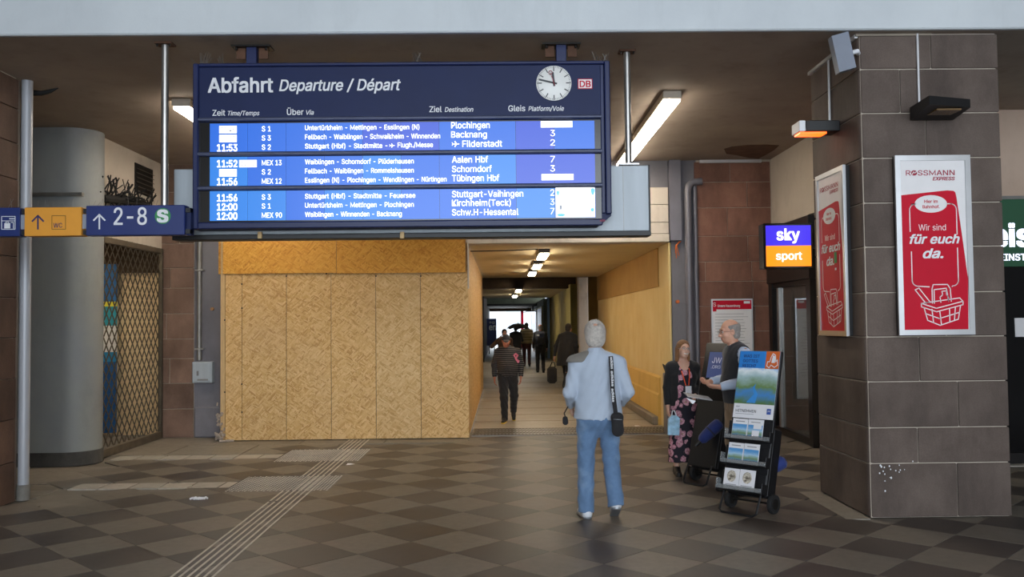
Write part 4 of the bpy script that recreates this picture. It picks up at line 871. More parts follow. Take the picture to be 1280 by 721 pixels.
# clock
cu, cv = bp(692.3, 104); cr_ = 22.2*PXM; fc = Face((cu, BY+.01, cv), (1, 0, 0), (0, 0, 1))
ckf = MB().lathe([(cr_, 0), (cr_, -.012), (cr_-.006, -.016)], (cu, BY+.01, cv), 'y', 48).build('clock_face', 'clock_face', db, smooth=True)
mb = MB()
for k in range(60):
    an = k*PI/30; big = k % 5 == 0; r0 = cr_*(.70 if big else .88); r1 = cr_*.95
    fc.line(mb, [(r0*math.sin(an), r0*math.cos(an)), (r1*math.sin(an), r1*math.cos(an))], cr_*(.055 if big else .02), .018)
mb.build('minute_marks', 'clock_black', ckf, kind='stuff')
for nm, an, ln, wd, m_ in (('hour_hand', 2*PI*(11.8/12), .58, .12, 'clock_black'), ('minute_hand', 2*PI*(47.3/60), .84, .10, 'clock_black'), ('second_hand', 2*PI*(57/60), .62, .03, 'dark_red_print')):
    mb = MB(); fc.line(mb, [(-.15*cr_*math.sin(an), -.15*cr_*math.cos(an)), (ln*cr_*math.sin(an), ln*cr_*math.cos(an))], wd*cr_, .021 if nm[0] != 's' else .024); mb.build(nm, m_, ckf)
mb = MB(); an = 2*PI*57/60; c_ = (.62*cr_*math.sin(an), .62*cr_*math.cos(an)); fc.line(mb, [(c_[0]+.10*cr_*math.cos(t), c_[1]+.10*cr_*math.sin(t)) for t in np.linspace(0, 2*PI, 13)[:-1]], .04*cr_, .024, True); mb.build('second_hand_ring', 'dark_red_print', ckf)
# rail company mark
a_, b_ = bp(722.5, 110.8), bp(740.5, 98)
fhd.rect('logo_plate', a_[0], a_[1], b_[0], b_[1], 'red_print', db, .002, .001); fhd.rect('logo_plate', a_[0]+.006, a_[1]+.006, b_[0]-.006, b_[1]-.006, 'paper_white', db, .003, .001)
fhd.text('DB', bp(725, 108.3)[0], bp(725, 108.5)[1], 7.8*PXM, 'red_print', db, u1=bp(738.3, 108)[0], bold=.03, d=.004)
# hangers
for hxp, lab in ((316, 0), (701, 1)):
    c_ = at(hxp, 60, 7.85); cxh = c_.x
    B('hanger_tube', (cxh-.045, 7.80, z1-.01), (cxh+.045, 7.88, CEIL-.01), 'navy_frame', db, .004); B('hanger_plate', (cxh-.17, 7.77, CEIL-.014), (cxh+.17, 7.93, CEIL), 'iron', db)
    for sx_ in (-1, 1): B('hanger_plate', (cxh+sx_*.10-.04, 7.83, CEIL-.11), (cxh+sx_*.10+.04, 7.845, CEIL-.012), 'rust', db); T('bolt', [(cxh+sx_*.13, 7.80, CEIL-.04), (cxh+sx_*.13, 7.80, CEIL-.012)], .012, 'iron', db, 8)
mb = MB(); random.seed(2)
for cx0, n in ((x0+.05, 14), (x0+.2, 5), ((x0+x1)/2+.15, 8), (x1-.06, 12)):
    for k in range(n): p = Vector((cx0+random.uniform(-.05, .05), BY+.06, z1)); mb.tube([p, p+Vector((random.uniform(-.06, .06), random.uniform(-.03, .03), random.uniform(.05, .12)))], .0018, 4)
mb.build('bird_spikes', 'dull_steel', db, kind='stuff')
# grey cabinet behind the board and its pole
gx0, gx1 = at(219, 250, 8.0).x, at(810.5, 250, 8.0).x; gz1, gz0 = at(790, 207.5, 8.0).z, at(790, 289, 8.0).z
gcab = root('grey_cabinet', ((gx0+gx1)/2, 8.05, gz0), 'long pale grey metal cabinet hanging behind the departure board', 'cabinet')
B('cabinet_body', (gx0, 7.965, gz0), (gx1, 8.14, gz1), 'box_grey', gcab, .006); B('black_edge', (gx0-.01, 7.95, gz0-.045), (gx1+.012, 8.15, gz0-.002), 'black', gcab, .004)
B('panel_seam', (at(779, 280, 8).x-.002, 7.962, gz0), (at(779, 280, 8).x+.002, 7.966, gz1), 'dull_steel', gcab)
B('side_edge', (gx1, 7.96, gz0), (gx1+.012, 8.14, gz1+.004), 'black', gcab)
for px in (325.5, 503): c_ = at(px, 294, 7.95); B('packing_block', (c_.x-.018, 7.925, c_.z-.03), (c_.x+.018, 7.949, c_.z+.03), 'timber', gcab)
for px, pyb, Yp, lab in ((783.5, 207, 8.03, 'steel ceiling pole right of the departure board'), (206.5, 262, 7.72, 'steel ceiling pole left of the board carrying the direction signs')):
    t_ = at(px, 70, Yp); zb_ = at(px, pyb, Yp).z; q = root('ceiling_pole', (t_.x, Yp, zb_), lab, 'pole')
    T('pole_tube', [(t_.x, Yp, zb_+.012), (t_.x, Yp, CEIL-.01)], .031, 'steel', q, 18); B('ceiling_flange', (t_.x-.075, Yp-.06, CEIL-.018), (t_.x+.075, Yp+.06, CEIL), 'rust', q, .003); B('foot_flange', (t_.x-.09, Yp-.06, zb_), (t_.x+.09, Yp+.06, zb_+.014), 'alu', q, .002)
    for sx_ in (-1, 1): T('bolt', [(t_.x+sx_*.055, Yp-.04, CEIL-.04), (t_.x+sx_*.055, Yp-.04, CEIL-.016)], .009, 'iron', q, 8)

# ------------------------------------------------------------------ direction sign
DY = 7.6; dp_ = lambda x, y: (lambda v: (v.x, v.z))(at(x, y, DY))
ds = root('direction_sign', (at(110, 276, DY).x, DY+.06, at(110, 294, DY).z), 'row of blue and yellow direction signs hanging left of the departure board', 'sign')
ztp, zbt = dp_(110, 258.5)[1], dp_(110, 294.3)[1]
B('rail', (-5.0, DY+.03, ztp-.05), (dp_(236, 270)[0], DY+.10, ztp-.012), 'black', ds); B('rail', (-5.0, DY+.03, zbt+.012), (dp_(236, 270)[0], DY+.10, zbt+.05), 'black', ds)
for a_, b_ in ((24.5, 31), (101.5, 108)): B('joint_plate', (dp_(a_, 270)[0], DY+.02, zbt+.06), (dp_(b_, 270)[0], DY+.03, ztp-.06), 'speaker_grey', ds)
B('sign_panel', (-4.74, DY, zbt), (dp_(24.5, 270)[0], DY+.12, ztp), 'sign_blue', ds, .004); B('sign_panel', (dp_(30.5, 270)[0], DY, zbt), (dp_(101.8, 270)[0], DY+.12, ztp), 'sign_yellow', ds, .004, label='yellow sign panel'); B('sign_panel', (dp_(107.5, 270)[0], DY, zbt), (dp_(230.5, 270)[0], DY+.12, ztp+.01), 'sign_blue', ds, .004); B('end_cap', (dp_(230.7, 270)[0], DY+.05, zbt+.0), (dp_(236, 270)[0], DY+.13, ztp-.01), 'navy', ds)
fg = Face((0, DY, 0), (1, 0, 0), (0, 0, 1)); PD = (dp_(200, 270)[0]-dp_(0, 270)[0])/200
def arrow(xc, ya, yb, hw, m, lw):
    mb = MB(); fg.line(mb, [dp_(xc, yb), dp_(xc, ya)], lw*PD, .002); mb.build('arrow', m, ds)
    mb = MB(); fg.line(mb, [dp_(xc-hw, ya+hw), dp_(xc, ya), dp_(xc+hw, ya+hw)], lw*PD, .0028); mb.build('arrow', m, ds)
arrow(47.5, 269.5, 286.3, 7, 'navy_print', 2); arrow(124.3, 268.3, 286, 7, 'white_print', 2)
fg.text('2-8', dp_(142.5, 281)[0], dp_(142.5, 281)[1], 21.5*PD, 'white_print', ds, u1=dp_(183.5, 281)[0], bold=.012)
u, v = dp_(203.5, 270); fg.poly('round_mark', [(u+10*PD*math.cos(t), v+10*PD*math.sin(t)) for t in np.linspace(0, 2*PI, 33)[:-1]], 'green_print', ds)
fg.text('S', u-6*PD, v-7.3*PD, 14.6*PD, 'white_print', ds, u1=u+6*PD, bold=.05, d=.005)
mb = MB(); fg.line(mb, [dp_(65, 286.5), dp_(82, 286.5), dp_(82, 269.5), dp_(65, 269.5)], .7*PD, .002, True); mb.build('pictogram', 'brown_print', ds); fg.text('WC', dp_(67, 284.5)[0], dp_(67, 284.5)[1], 5.8*PD, 'navy_print', ds, u1=dp_(78, 284)[0], bold=.01)
mb = MB(); fg.line(mb, [dp_(2.2, 286.5), dp_(19, 286.5), dp_(19, 270.5), dp_(2.2, 270.5)], .8*PD, .002, True); fg.line(mb, [dp_(2.2, 276), dp_(19, 276)], .7*PD, .0025); fg.line(mb, [dp_(12, 273.4), dp_(18, 273.4)], 1.2*PD, .0025); mb.build('pictogram', 'white_print', ds)
a_, b_ = dp_(5.5, 285.5), dp_(13, 278.8); fg.rect('pictogram', a_[0], a_[1], b_[0], b_[1], 'white_print', ds, .003); mb = MB(); fg.line(mb, [dp_(7.5, 279), dp_(7.5, 277.3), dp_(11, 277.3), dp_(11, 279)], .7*PD, .003); fg.line(mb, [dp_(14, 278), dp_(17, 278), dp_(17, 285.5)], .8*PD, .003); mb.build('pictogram', 'white_print', ds)
mb = MB()
for k in range(26): p = Vector((random.uniform(-4.6, -2.85), DY+.06, ztp)); mb.tube([p, p+Vector((random.uniform(-.04, .04), random.uniform(-.03, .03), random.uniform(.05, .10)))], .0015, 4)
mb.build('bird_spikes', 'dull_steel', ds, kind='stuff')
T('ceiling_rag', [at(41, 116, 9.0), at(52, 116.5, 9.0), at(63, 114, 9.0), at(73, 110, 9.0)], [.03, .025, .02, .004], 'cable_black', cat='cable', label='torn black strip hanging under the ceiling at the left')
MB().box(flo(236, 625.5, .0), flo(254, 623.5, .025)).build('junk', 'paper_white') if False else None
mb = MB(); c_ = flo(245, 625)
for k in range(7): p = c_+Vector((-.06+.02*k, random.uniform(-.015, .015), .012)); mb.tube([p, p+Vector((.03, .01, .012)), p+Vector((.05, -.01, .004))], .010, 5)
mb.build('paper_scrap', 'paper_white', cat='litter', label='crumpled white paper scrap on the tiles left of the guide lines')
for px, py, lab in ((438, 581, 'flat white paper scrap right of the far guide lines'), (797, 533, 'small white litter scrap on the passage threshold')):
    c_ = flo(px, py); MB().add([c_+Vector(q) for q in ((-.05, -.02, .002), (.05, -.03, .012), (.06, .03, .004), (-.04, .04, .015), (0, 0, .02))], [(0, 1, 4), (1, 2, 4), (2, 3, 4), (3, 0, 4), (3, 2, 1, 0)]).build('paper_scrap', 'paper_white', cat='litter', label=lab)
#PART2
# ------------------------------------------------------------------ people: smooth bodies from blended rounded limbs
def A3(p): return np.array(p, dtype=np.float64)
class Sdf:
    def __init__(s, lo, hi, h):
        s.h = h; s.lo = A3(lo); n = np.ceil((A3(hi)-s.lo)/h).astype(int)+1; s.n = n
        s.ax = [(s.lo[i]+np.arange(n[i])*h).astype(np.float32) for i in range(3)]; s.D = np.full(tuple(n), .5, np.float32)
    def put(s, fn, lo, hi, k=.02, op='u'):
        m = k+3*s.h
        a = np.clip(np.floor((A3(lo)-m-s.lo)/s.h).astype(int), 0, s.n-1); b = np.clip(np.ceil((A3(hi)+m-s.lo)/s.h).astype(int)+1, 1, s.n)
        if (b <= a).any(): return
        sl = tuple(slice(a[i], b[i]) for i in range(3))
        X, Y, Z = s.ax[0][sl[0]][:, None, None], s.ax[1][sl[1]][None, :, None], s.ax[2][sl[2]][None, None, :]
        d = fn(X, Y, Z); A = s.D[sl]; k = max(k, 1e-4)
        if op == 'u': h = np.clip(.5+.5*(A-d)/k, 0, 1); s.D[sl] = A*(1-h)+d*h-k*h*(1-h)
        else: h = np.clip(.5-.5*(A+d)/k, 0, 1); s.D[sl] = A*(1-h)-d*h+k*h*(1-h)
    def cap(s, a, b, ra, rb, k=.02, flat=None, cut=False, op='u'):
        a, b = A3(a), A3(b); f = (0, 0, 0) if flat is None else flat[0]; fs = 1 if flat is None else flat[1]
        f = A3(f); sc = 1/fs-1
        tr = lambda p: p+f*(p@f)*sc
        a2, b2 = tr(a), tr(b); ab = b2-a2; L = max(ab@ab, 1e-9); R = max(ra, rb); dr = (b-a)/max(np.linalg.norm(b-a), 1e-6)
        def fn(X, Y, Z):
            if fs != 1: q = (X*f[0]+Y*f[1]+Z*f[2])*sc; x, y, z = X+f[0]*q-a2[0], Y+f[1]*q-a2[1], Z+f[2]*q-a2[2]
            else: x, y, z = X-a2[0], Y-a2[1], Z-a2[2]
            t = np.clip((x*ab[0]+y*ab[1]+z*ab[2])/L, 0, 1)
            d = np.sqrt((x-t*ab[0])**2+(y-t*ab[1])**2+(z-t*ab[2])**2)-(ra+(rb-ra)*t); d = d*(.4+.6*fs)
            if cut: d = np.maximum(d, (X-b[0])*dr[0]+(Y-b[1])*dr[1]+(Z-b[2])*dr[2])
            return d
        s.put(fn, np.minimum(a, b)-R, np.maximum(a, b)+R, k, op)
    def ell(s, c, r, k=.02, Rm=None, op='u'):
        c, r = A3(c), A3(r); R = max(r)
        def fn(X, Y, Z):
            x, y, z = X-c[0], Y-c[1], Z-c[2]
            if Rm is not None: x, y, z = (Rm[0, 0]*x+Rm[1, 0]*y+Rm[2, 0]*z, Rm[0, 1]*x+Rm[1, 1]*y+Rm[2, 1]*z, Rm[0, 2]*x+Rm[1, 2]*y+Rm[2, 2]*z)
            k0 = np.sqrt((x/r[0])**2+(y/r[1])**2+(z/r[2])**2); k1 = np.sqrt((x/r[0]**2)**2+(y/r[1]**2)**2+(z/r[2]**2)**2)+1e-6
            return k0*(k0-1)/k1
        s.put(fn, c-R, c+R, k, op)
    def plane(s, p, n):      # keep the side where (x-p).n < 0
        p, n = A3(p), A3(n); X, Y, Z = s.ax[0][:, None, None], s.ax[1][None, :, None], s.ax[2][None, None, :]
        s.D = np.maximum(s.D, (X-p[0])*n[0]+(Y-p[1])*n[1]+(Z-p[2])*n[2]).astype(np.float32)
    def folds(s, amp, f=1., seed=0):
        X, Y, Z = s.ax[0][:, None, None], s.ax[1][None, :, None], s.ax[2][None, None, :]; q = seed*1.7
        s.D = s.D+amp*(np.sin(34*f*Z+9*np.sin(11*f*X+q)+7*Y+q)*.6+np.sin(52*f*X+17*f*Z+12*Y+q*2)*.35+np.sin(23*f*Y-41*f*Z+q)*.4).astype(np.float32)
    def mesh(s):
        D = s.D; n = D.shape; Sg = D < 0
        C = [Sg[i:n[0]-1+i, j:n[1]-1+j, k:n[2]-1+k] for i in (0, 1) for j in (0, 1) for k in (0, 1)]
        cnt = sum(c.astype(np.int8) for c in C); act = np.argwhere((cnt > 0) & (cnt < 8))
        off = A3([(i, j, k) for i in (0, 1) for j in (0, 1) for k in (0, 1)]); vals = np.stack([D[act[:, 0]+int(o[0]), act[:, 1]+int(o[1]), act[:, 2]+int(o[2])] for o in off], 1)
        pos = np.zeros((len(act), 3)); w_ = np.zeros(len(act))
        for e0 in range(8):
            for bit in (1, 2, 4):
                e1 = e0 | bit
                if e1 == e0: continue
                a, b = vals[:, e0], vals[:, e1]; m = (a < 0) != (b < 0); t = np.where(m, a/np.where(m, a-b, 1), 0)
                pos += (off[e0]+(off[e1]-off[e0])*t[:, None])*m[:, None]; w_ += m
        V = s.lo+(act+pos/w_[:, None])*s.h
        idx = -np.ones((n[0]-1, n[1]-1, n[2]-1), np.int32); idx[act[:, 0], act[:, 1], act[:, 2]] = np.arange(len(act)); F_ = []
        for ax in range(3):
            u, v = (ax+1) % 3, (ax+2) % 3
            lo_ = [slice(None)]*3; hi_ = [slice(None)]*3; lo_[ax] = slice(0, n[ax]-1); hi_[ax] = slice(1, n[ax]); a, b = Sg[tuple(lo_)], Sg[tuple(hi_)]
            ed = np.argwhere(a != b); ed = ed[(ed[:, u] > 0) & (ed[:, v] > 0) & (ed[:, u] < n[u]-1) & (ed[:, v] < n[v]-1)]
            if not len(ed): continue
            du = np.zeros(3, int); du[u] = 1; dv = np.zeros(3, int); dv[v] = 1; g = lambda q: idx[q[:, 0], q[:, 1], q[:, 2]]
            Q = np.stack([g(ed-du-dv), g(ed-dv), g(ed), g(ed-du)], 1); fl = ~a[ed[:, 0], ed[:, 1], ed[:, 2]]; Q[fl] = Q[fl][:, ::-1]; F_.append(Q)
        return V, np.concatenate(F_)
    def build(s, name, mat, parent):
        V, F_ = s.mesh(); me = bpy.data.meshes.new(name); me.vertices.add(len(V)); me.vertices.foreach_set('co', V.astype(np.float32).ravel())
        me.loops.add(F_.size); me.loops.foreach_set('vertex_index', F_.ravel().astype(np.int32)); me.polygons.add(len(F_)); me.polygons.foreach_set('loop_start', np.arange(0, F_.size, 4, dtype=np.int32)); me.polygons.foreach_set('loop_total', np.full(len(F_), 4, np.int32))
        me.update(calc_edges=True); me.validate(); me.polygons.foreach_set('use_smooth', [True]*len(F_)); me.materials.append(MC[mat])
        o = bpy.data.objects.new(name, me); COL.objects.link(o); o.parent = parent; WL[o] = WL[parent]; return o
FY_ = (A3((0, 1, 0)), .68)
POSE = dict(pel=(0, 0, .95), wai=(0, -.005, 1.10), che=(0, 0, 1.29), nek=(0, .015, 1.47), hed=(0, -.005, 1.635),
            shL=(.185, .01, 1.415), elL=(.235, .03, 1.13), wrL=(.235, -.05, .89), shR=(-.185, .01, 1.415), elR=(-.235, .03, 1.13), wrR=(-.235, -.05, .89),
            hiL=(.09, 0, .93), knL=(.10, -.02, .50), anL=(.10, .02, .085), toL=(.12, -.13, .03), hiR=(-.09, 0, .93), knR=(-.10, -.02, .50), anR=(-.10, .02, .085), toR=(-.12, -.13, .03))
def rotm(yaw, pitch, tilt):
    cz, sz, cx_, sx_, cy_, sy_ = math.cos(yaw), math.sin(yaw), math.cos(pitch), math.sin(pitch), math.cos(tilt), math.sin(tilt)
    return A3([[cz, -sz, 0], [sz, cz, 0], [0, 0, 1]])@A3([[1, 0, 0], [0, cx_, -sx_], [0, sx_, cx_]])@A3([[cy_, 0, sy_], [0, 1, 0], [-sy_, 0, cy_]])
def unit(v): v = A3(v); return v/max(np.linalg.norm(v), 1e-9)
def hand_prims(S_, w_, d, nrm, side, curl=.35, thumb=.5, sc=1.):
    d, nrm, side = unit(d), unit(nrm), unit(side)
    S_.cap(w_, w_+d*.03*sc, .024*sc, .030*sc, .012, (nrm, .7)); S_.cap(w_+d*.03*sc, w_+d*.078*sc, .034*sc, .038*sc, .012, (nrm, .42))
    for q, L, r in ((.029, .070, .0088), (.010, .078, .0092), (-.010, .073, .0088), (-.028, .057, .0078)):
        p = w_+d*.092*sc+side*q*sc; a = curl*.6; fr = unit(d+side*q*1.5)
        S_.cap(w_+d*.06*sc+side*q*sc*.9, p, .010*sc, r*sc, .008)
        for f_, cc in ((.46, 1.), (.31, 1.25), (.23, 1.0)):
            dd = fr*math.cos(a)+nrm*math.sin(a); p2 = p+dd*L*f_*sc; S_.cap(p, p2, r*sc, r*.88*sc, .004); p = p2; r *= .9; a += curl*cc
    p = w_+d*.030*sc+side*.026*sc; dd = unit(side*.8+d*.75+nrm*.25*thumb); p2 = p+dd*.040*sc; S_.cap(p, p2, .013*sc, .011*sc, .012); p3 = p2+unit(side*.2+d*.95+nrm*.5*thumb)*.032*sc; S_.cap(p2, p3, .0105*sc, .0085*sc, .005)
def torso(S_, P, inf=0, bw=1., k=.05, belly=0, lower=True):
    pel, wai, che, nek = P['pel'], P['wai'], P['che'], P['nek']
    if lower: S_.cap(pel+A3((0, 0, -.01)), pel+(wai-pel)*.5, .158*bw+inf, .148*bw+inf, k, FY_)
    S_.cap(pel+(wai-pel)*.4, wai, .148*bw+inf, .142*bw+inf, k, FY_); S_.cap(wai, che, .142*bw+inf, .163*bw+inf, k, FY_); S_.cap(che, che+(nek-che)*.45, .163*bw+inf, .12*bw+inf, k, FY_)
    S_.cap(P['shL']*A3((.86, 1, 1)), P['shR']*A3((.86, 1, 1)), .050+inf, .050+inf, .05); 
    for s_ in 'LR': S_.cap(nek+A3((0, 0, -.01)), P['sh'+s_]+A3((0, 0, -.015)), .046+inf*.6, .044+inf, .04)
    if belly: S_.ell(wai+A3((0, -.05-belly*.5, .0)), (.13*bw, .09+belly, .14), .06)
def figure(label, loc, rz, H, pose=None, bw=1., skin='skin', res=.007, head=(0, 0, 0), curl=(.35, .35), hsel=None, name='person', belly=0):
    P = {k_: A3(v) for k_, v in POSE.items()}; P.update({k_: A3(v) for k_, v in (pose or {}).items()})
    r_ = root(name, loc, label, 'person', rz=rz); r_.scale = (H/1.75,)*3
    pts = np.stack(list(P.values())); lo, hi = pts.min(0)-.26, pts.max(0)+.26; lo[2] = min(lo[2], -.03)+.15; lo[2] = -.03
    S_ = Sdf(lo, hi, res); torso(S_, P, 0, bw, belly=belly*.6)
    for s_, sg in (('L', 1), ('R', -1)):
        S_.cap(P['sh'+s_], P['el'+s_], .050*bw, .040, .03); S_.cap(P['el'+s_], P['wr'+s_], .041, .026, .015); S_.ell(P['sh'+s_], (.054, .055, .056), .03)
        fa = unit(P['wr'+s_]-P['el'+s_]); hd = (hsel or {}).get(s_)
        if hd: d, nr = hd
        else: d, nr = fa, A3((-sg, 0, 0))
        nr = unit(A3(nr)-unit(d)*(A3(nr)@unit(d))); side = unit(np.cross(nr, unit(d)))*(sg)*-1
        hand_prims(S_, P['wr'+s_], d, nr, side, curl[0] if s_ == 'L' else curl[1])
        S_.cap(P['hi'+s_], P['kn'+s_], .080*bw, .050, .03); S_.cap(P['kn'+s_], P['an'+s_], .048, .033, .015); S_.ell(P['kn'+s_]*.65+P['an'+s_]*.35+A3((0, .012, 0)), (.040, .045, .10), .02)
        S_.cap(P['an'+s_], P['to'+s_], .030, .022, .02)
    Rh = rotm(*head); hc = P['hed']; L_ = lambda x, y, z: hc+Rh@A3((x, y, z))
    S_.cap(P['nek']+A3((0, 0, -.05)), hc+A3((0, .02, -.06)), .060, .055, .03)
    S_.ell(L_(0, .012, .03), (.075, .094, .088), .02, Rh); S_.ell(L_(0, -.026, -.03), (.063, .066, .085), .03, Rh); S_.ell(L_(0, -.055, -.088), (.034, .032, .026), .03, Rh)
    for sg in (1, -1):
        S_.ell(L_(sg*.036, -.066, -.032), (.024, .022, .024), .02, Rh); S_.ell(L_(sg*.031, -.100, .003), (.018, .016, .011), .012, Rh, 'd')
        S_.ell(L_(sg*.078, .008, -.010), (.009, .020, .032), .006, Rh); S_.ell(L_(sg*.083, .000, -.008), (.006, .010, .018), .005, Rh, 'd'); S_.ell(L_(sg*.012, -.103, -.040), (.009, .011, .008), .006, Rh)
    S_.cap(L_(0, -.088, .008), L_(0, -.113, -.034), .008, .0125, .010); S_.cap(L_(-.042, -.080, .024), L_(.042, -.080, .024), .011, .011, .016)
    S_.cap(L_(-.020, -.088, -.060), L_(.020, -.088, -.060), .0065, .0065, .007); S_.cap(L_(-.016, -.087, -.071), L_(.016, -.087, -.071), .007, .007, .007)
    body = S_.build('body', skin, r_)
    for sg in (1, -1):
        mb = MB(); c_ = L_(sg*.031, -.080, .003); mb.m = 0
        sp_ = lambda c0, rr, mi: (setattr(mb, 'm', mi), mb.lathe([(rr*math.sin(t), -rr*math.cos(t)) for t in np.linspace(.15, PI-.15, 7)], c0, 'z', 10))
        sp_(c_, .0135, 0); sp_(L_(sg*.031, -.089, .003), .0066, 1); mb.build('eye', ['eye_white', 'eye_dark'], r_, smooth=True, local=True)
        MB().tube([L_(sg*.015, -.093, .019), L_(sg*.031, -.097, .025), L_(sg*.048, -.084, .019)], .0035, 6).build('eyebrow', 'brow', r_, smooth=True, local=True)
    MB().tube([L_(-.022, -.090, -.064), L_(-.010, -.0965, -.0665), L_(.010, -.0965, -.0665), L_(.022, -.090, -.064)], .0042, 6).build('lips', 'lips', r_, smooth=True, local=True)
    return r_, P, lo, hi, Rh, L_
def garment(r_, P, lo, hi, res, name, mat, sleeves=1., inf=.016, hem=.93, bw=1., belly=0, folds=.003, neck=True, open_=0, seed=0, cuff=True, sl_inf=.012, flare=0, parent=None):
    S_ = Sdf(lo, hi, res); torso(S_, P, inf, bw, belly=belly)
    if flare: S_.cap(P['wai'], A3((P['pel'][0], P['pel'][1], hem-.03)), .145*bw+inf, .165*bw+inf+flare, .05, FY_)
    S_.plane((0, 0, hem), (0, 0, -1))
    S_.cap(P['nek']+A3((0, 0, -.03)), P['nek']+A3((0, -.005, .03)), .066+inf*.3, .060+inf*.3, .02, cut=True) if neck else None
    if sleeves:
        for s_ in 'LR':
            S_.cap(P['sh'+s_]-A3((0, 0, .01)), P['el'+s_], .052*bw+sl_inf, .046+sl_inf, .03); e = P['el'+s_]+(P['wr'+s_]-P['el'+s_])*sleeves; S_.cap(P['el'+s_], e, .048+sl_inf, .034+sl_inf*.8, .02, cut=True)
    if neck: S_.cap(P['nek']+A3((0, 0, .0)), P['nek']+A3((0, -.02, .14)), .050, .064, .004, op='d')
    if open_: S_.cap(A3((0, -.24, .6)), A3((0, -.20, 1.46)), open_, open_*.8, .01, op='d'); S_.cap(A3((0, -.13, .6)), A3((0, -.10, 1.44)), open_, open_*.7, .01, op='d')
    if not sleeves:
        for s_ in 'LR': S_.cap(P['sh'+s_]+A3((0, 0, .0)), P['el'+s_], .072*bw, .075, .006, op='d'); S_.cap(P['sh'+s_]*A3((1.35, 1, 1)), P['sh'+s_]*A3((1.0, 1, 1)), .09, .062, .006, op='d')
    if folds: S_.folds(folds, 1., seed)
    return S_.build(name, mat, parent or r_)
def trousers(r_, P, lo, hi, res, mat, inf=.018, top=1.03, bw=1., folds=.004, seed=0, rb=.062, name='trousers', tight=0):
    S_ = Sdf(lo, hi, res); S_.cap(P['pel']+A3((0, 0, -.03)), P['pel']+(P['wai']-P['pel'])*.7, .152*bw+inf, .150*bw+inf, .05, FY_)
    for s_ in 'LR':
        S_.cap(P['hi'+s_], P['kn'+s_], .088*bw+inf, .060+inf, .035, None); e = P['an'+s_]-unit(P['kn'+s_]-P['an'+s_])*.035; S_.cap(P['kn'+s_], e, .062+inf, rb, .02, cut=True)
    S_.ell(P['pel']+A3((0, .06, -.03)), (.13*bw, .09, .11), .04)
    S_.plane((0, 0, top), (0, 0, 1)); S_.folds(folds, 1.2, seed); return S_.build(name, mat, r_)
def shoes(r_, P, res, mat, sole, accent=None):
    for s_ in 'LR':
        a, t = P['an'+s_], P['to'+s_]; f = unit(t-a-A3((0, 0, (t-a)[2]*.0))); h_ = A3((f[0], f[1], 0)); h_ = unit(h_)
        pitch = (t[2]-.03)-(a[2]-.085); dirn = unit(t-(a-A3((0, 0, .055)))); heel = a-A3((0, 0, .045))-dirn*.035; tip = t+dirn*.035
        up = unit(np.cross(np.cross(dirn, A3((0, 0, 1))), dirn)); lo, hi = np.minimum(heel, tip)-.12, np.maximum(heel, tip)+.16
        S_ = Sdf(lo, hi, res); S_.cap(heel, tip, .040, .036, .02, (up, .9)); S_.cap(heel+up*.01, a+up*.01, .042, .042, .03, cut=True); S_.cap(a+up*.0, heel*.4+tip*.6+up*.006, .040, .036, .03)
        S_.plane(heel-up*.024, -up); o = S_.build('shoe', mat, r_)
        S2 = Sdf(lo, hi, res); S2.cap(heel-up*.018, tip-up*.016, .044, .041, .01); S2.plane(heel-up*.040, -up); S2.plane(heel-up*.018, up); S2.build('sole', sole, o)
def hair(r_, L_, Rh, lo, hi, res, mat, style='short', name='hair'):
    c = L_(0, 0, 0); S_ = Sdf(c-.27, c+.2, res)
    e_ = {'balding': .013, 'ring': -.006}.get(style, 0); S_.ell(L_(0, .018, .034), (.086+e_, .104+e_, .098+e_), .01, Rh)
    if style == 'short': S_.ell(L_(0, .055, -.03), (.074, .062, .07), .02, Rh); S_.ell(L_(0, -.125, -.02), (.095, .095, .105), .012, Rh, 'd'); S_.ell(L_(0, .0, -.16), (.2, .2, .085), .01, Rh, 'd')
    if style == 'balding': S_.ell(L_(0, .055, -.035), (.092, .072, .088), .03, Rh); S_.ell(L_(0, -.125, -.02), (.10, .105, .115), .012, Rh, 'd'); S_.ell(L_(0, .0, -.19), (.2, .2, .085), .01, Rh, 'd'); S_.ell(L_(0, .098, .118), (.036, .040, .038), .02, Rh, 'd')
    if style == 'ring': S_.ell(L_(0, .042, -.03), (.072, .060, .075), .02, Rh); S_.ell(L_(0, -.115, -.02), (.12, .115, .13), .012, Rh, 'd'); S_.ell(L_(0, .0, -.17), (.2, .2, .09), .01, Rh, 'd'); S_.ell(L_(0, .0, .12), (.085, .12, .085), .02, Rh, 'd')
    if style == 'long':
        S_.cap(L_(.068, .03, .0), L_(.082, .01, -.15), .034, .026, .03); S_.cap(L_(-.068, .03, .0), L_(-.082, .01, -.15), .034, .026, .03); S_.cap(L_(0, .06, .0), L_(0, .07, -.17), .06, .05, .04)
        S_.ell(L_(0, -.135, -.03), (.088, .125, .115), .012, Rh, 'd')
    if style == 'cap':
        S_.ell(L_(0, -.0, -.075), (.2, .2, .10), .005, Rh, 'd'); o = S_.build('cap', mat, r_)
        S2 = Sdf(c-.25, c+.2, res); S2.cap(L_(0, -.08, .035), L_(0, -.135, .022), .062, .05, .01, (unit(L_(0, 0, 1)-c), .16)); S2.build('cap_peak', mat, o); return o
    S_.folds(.0014, 3., 2); return S_.build(name, mat, r_)
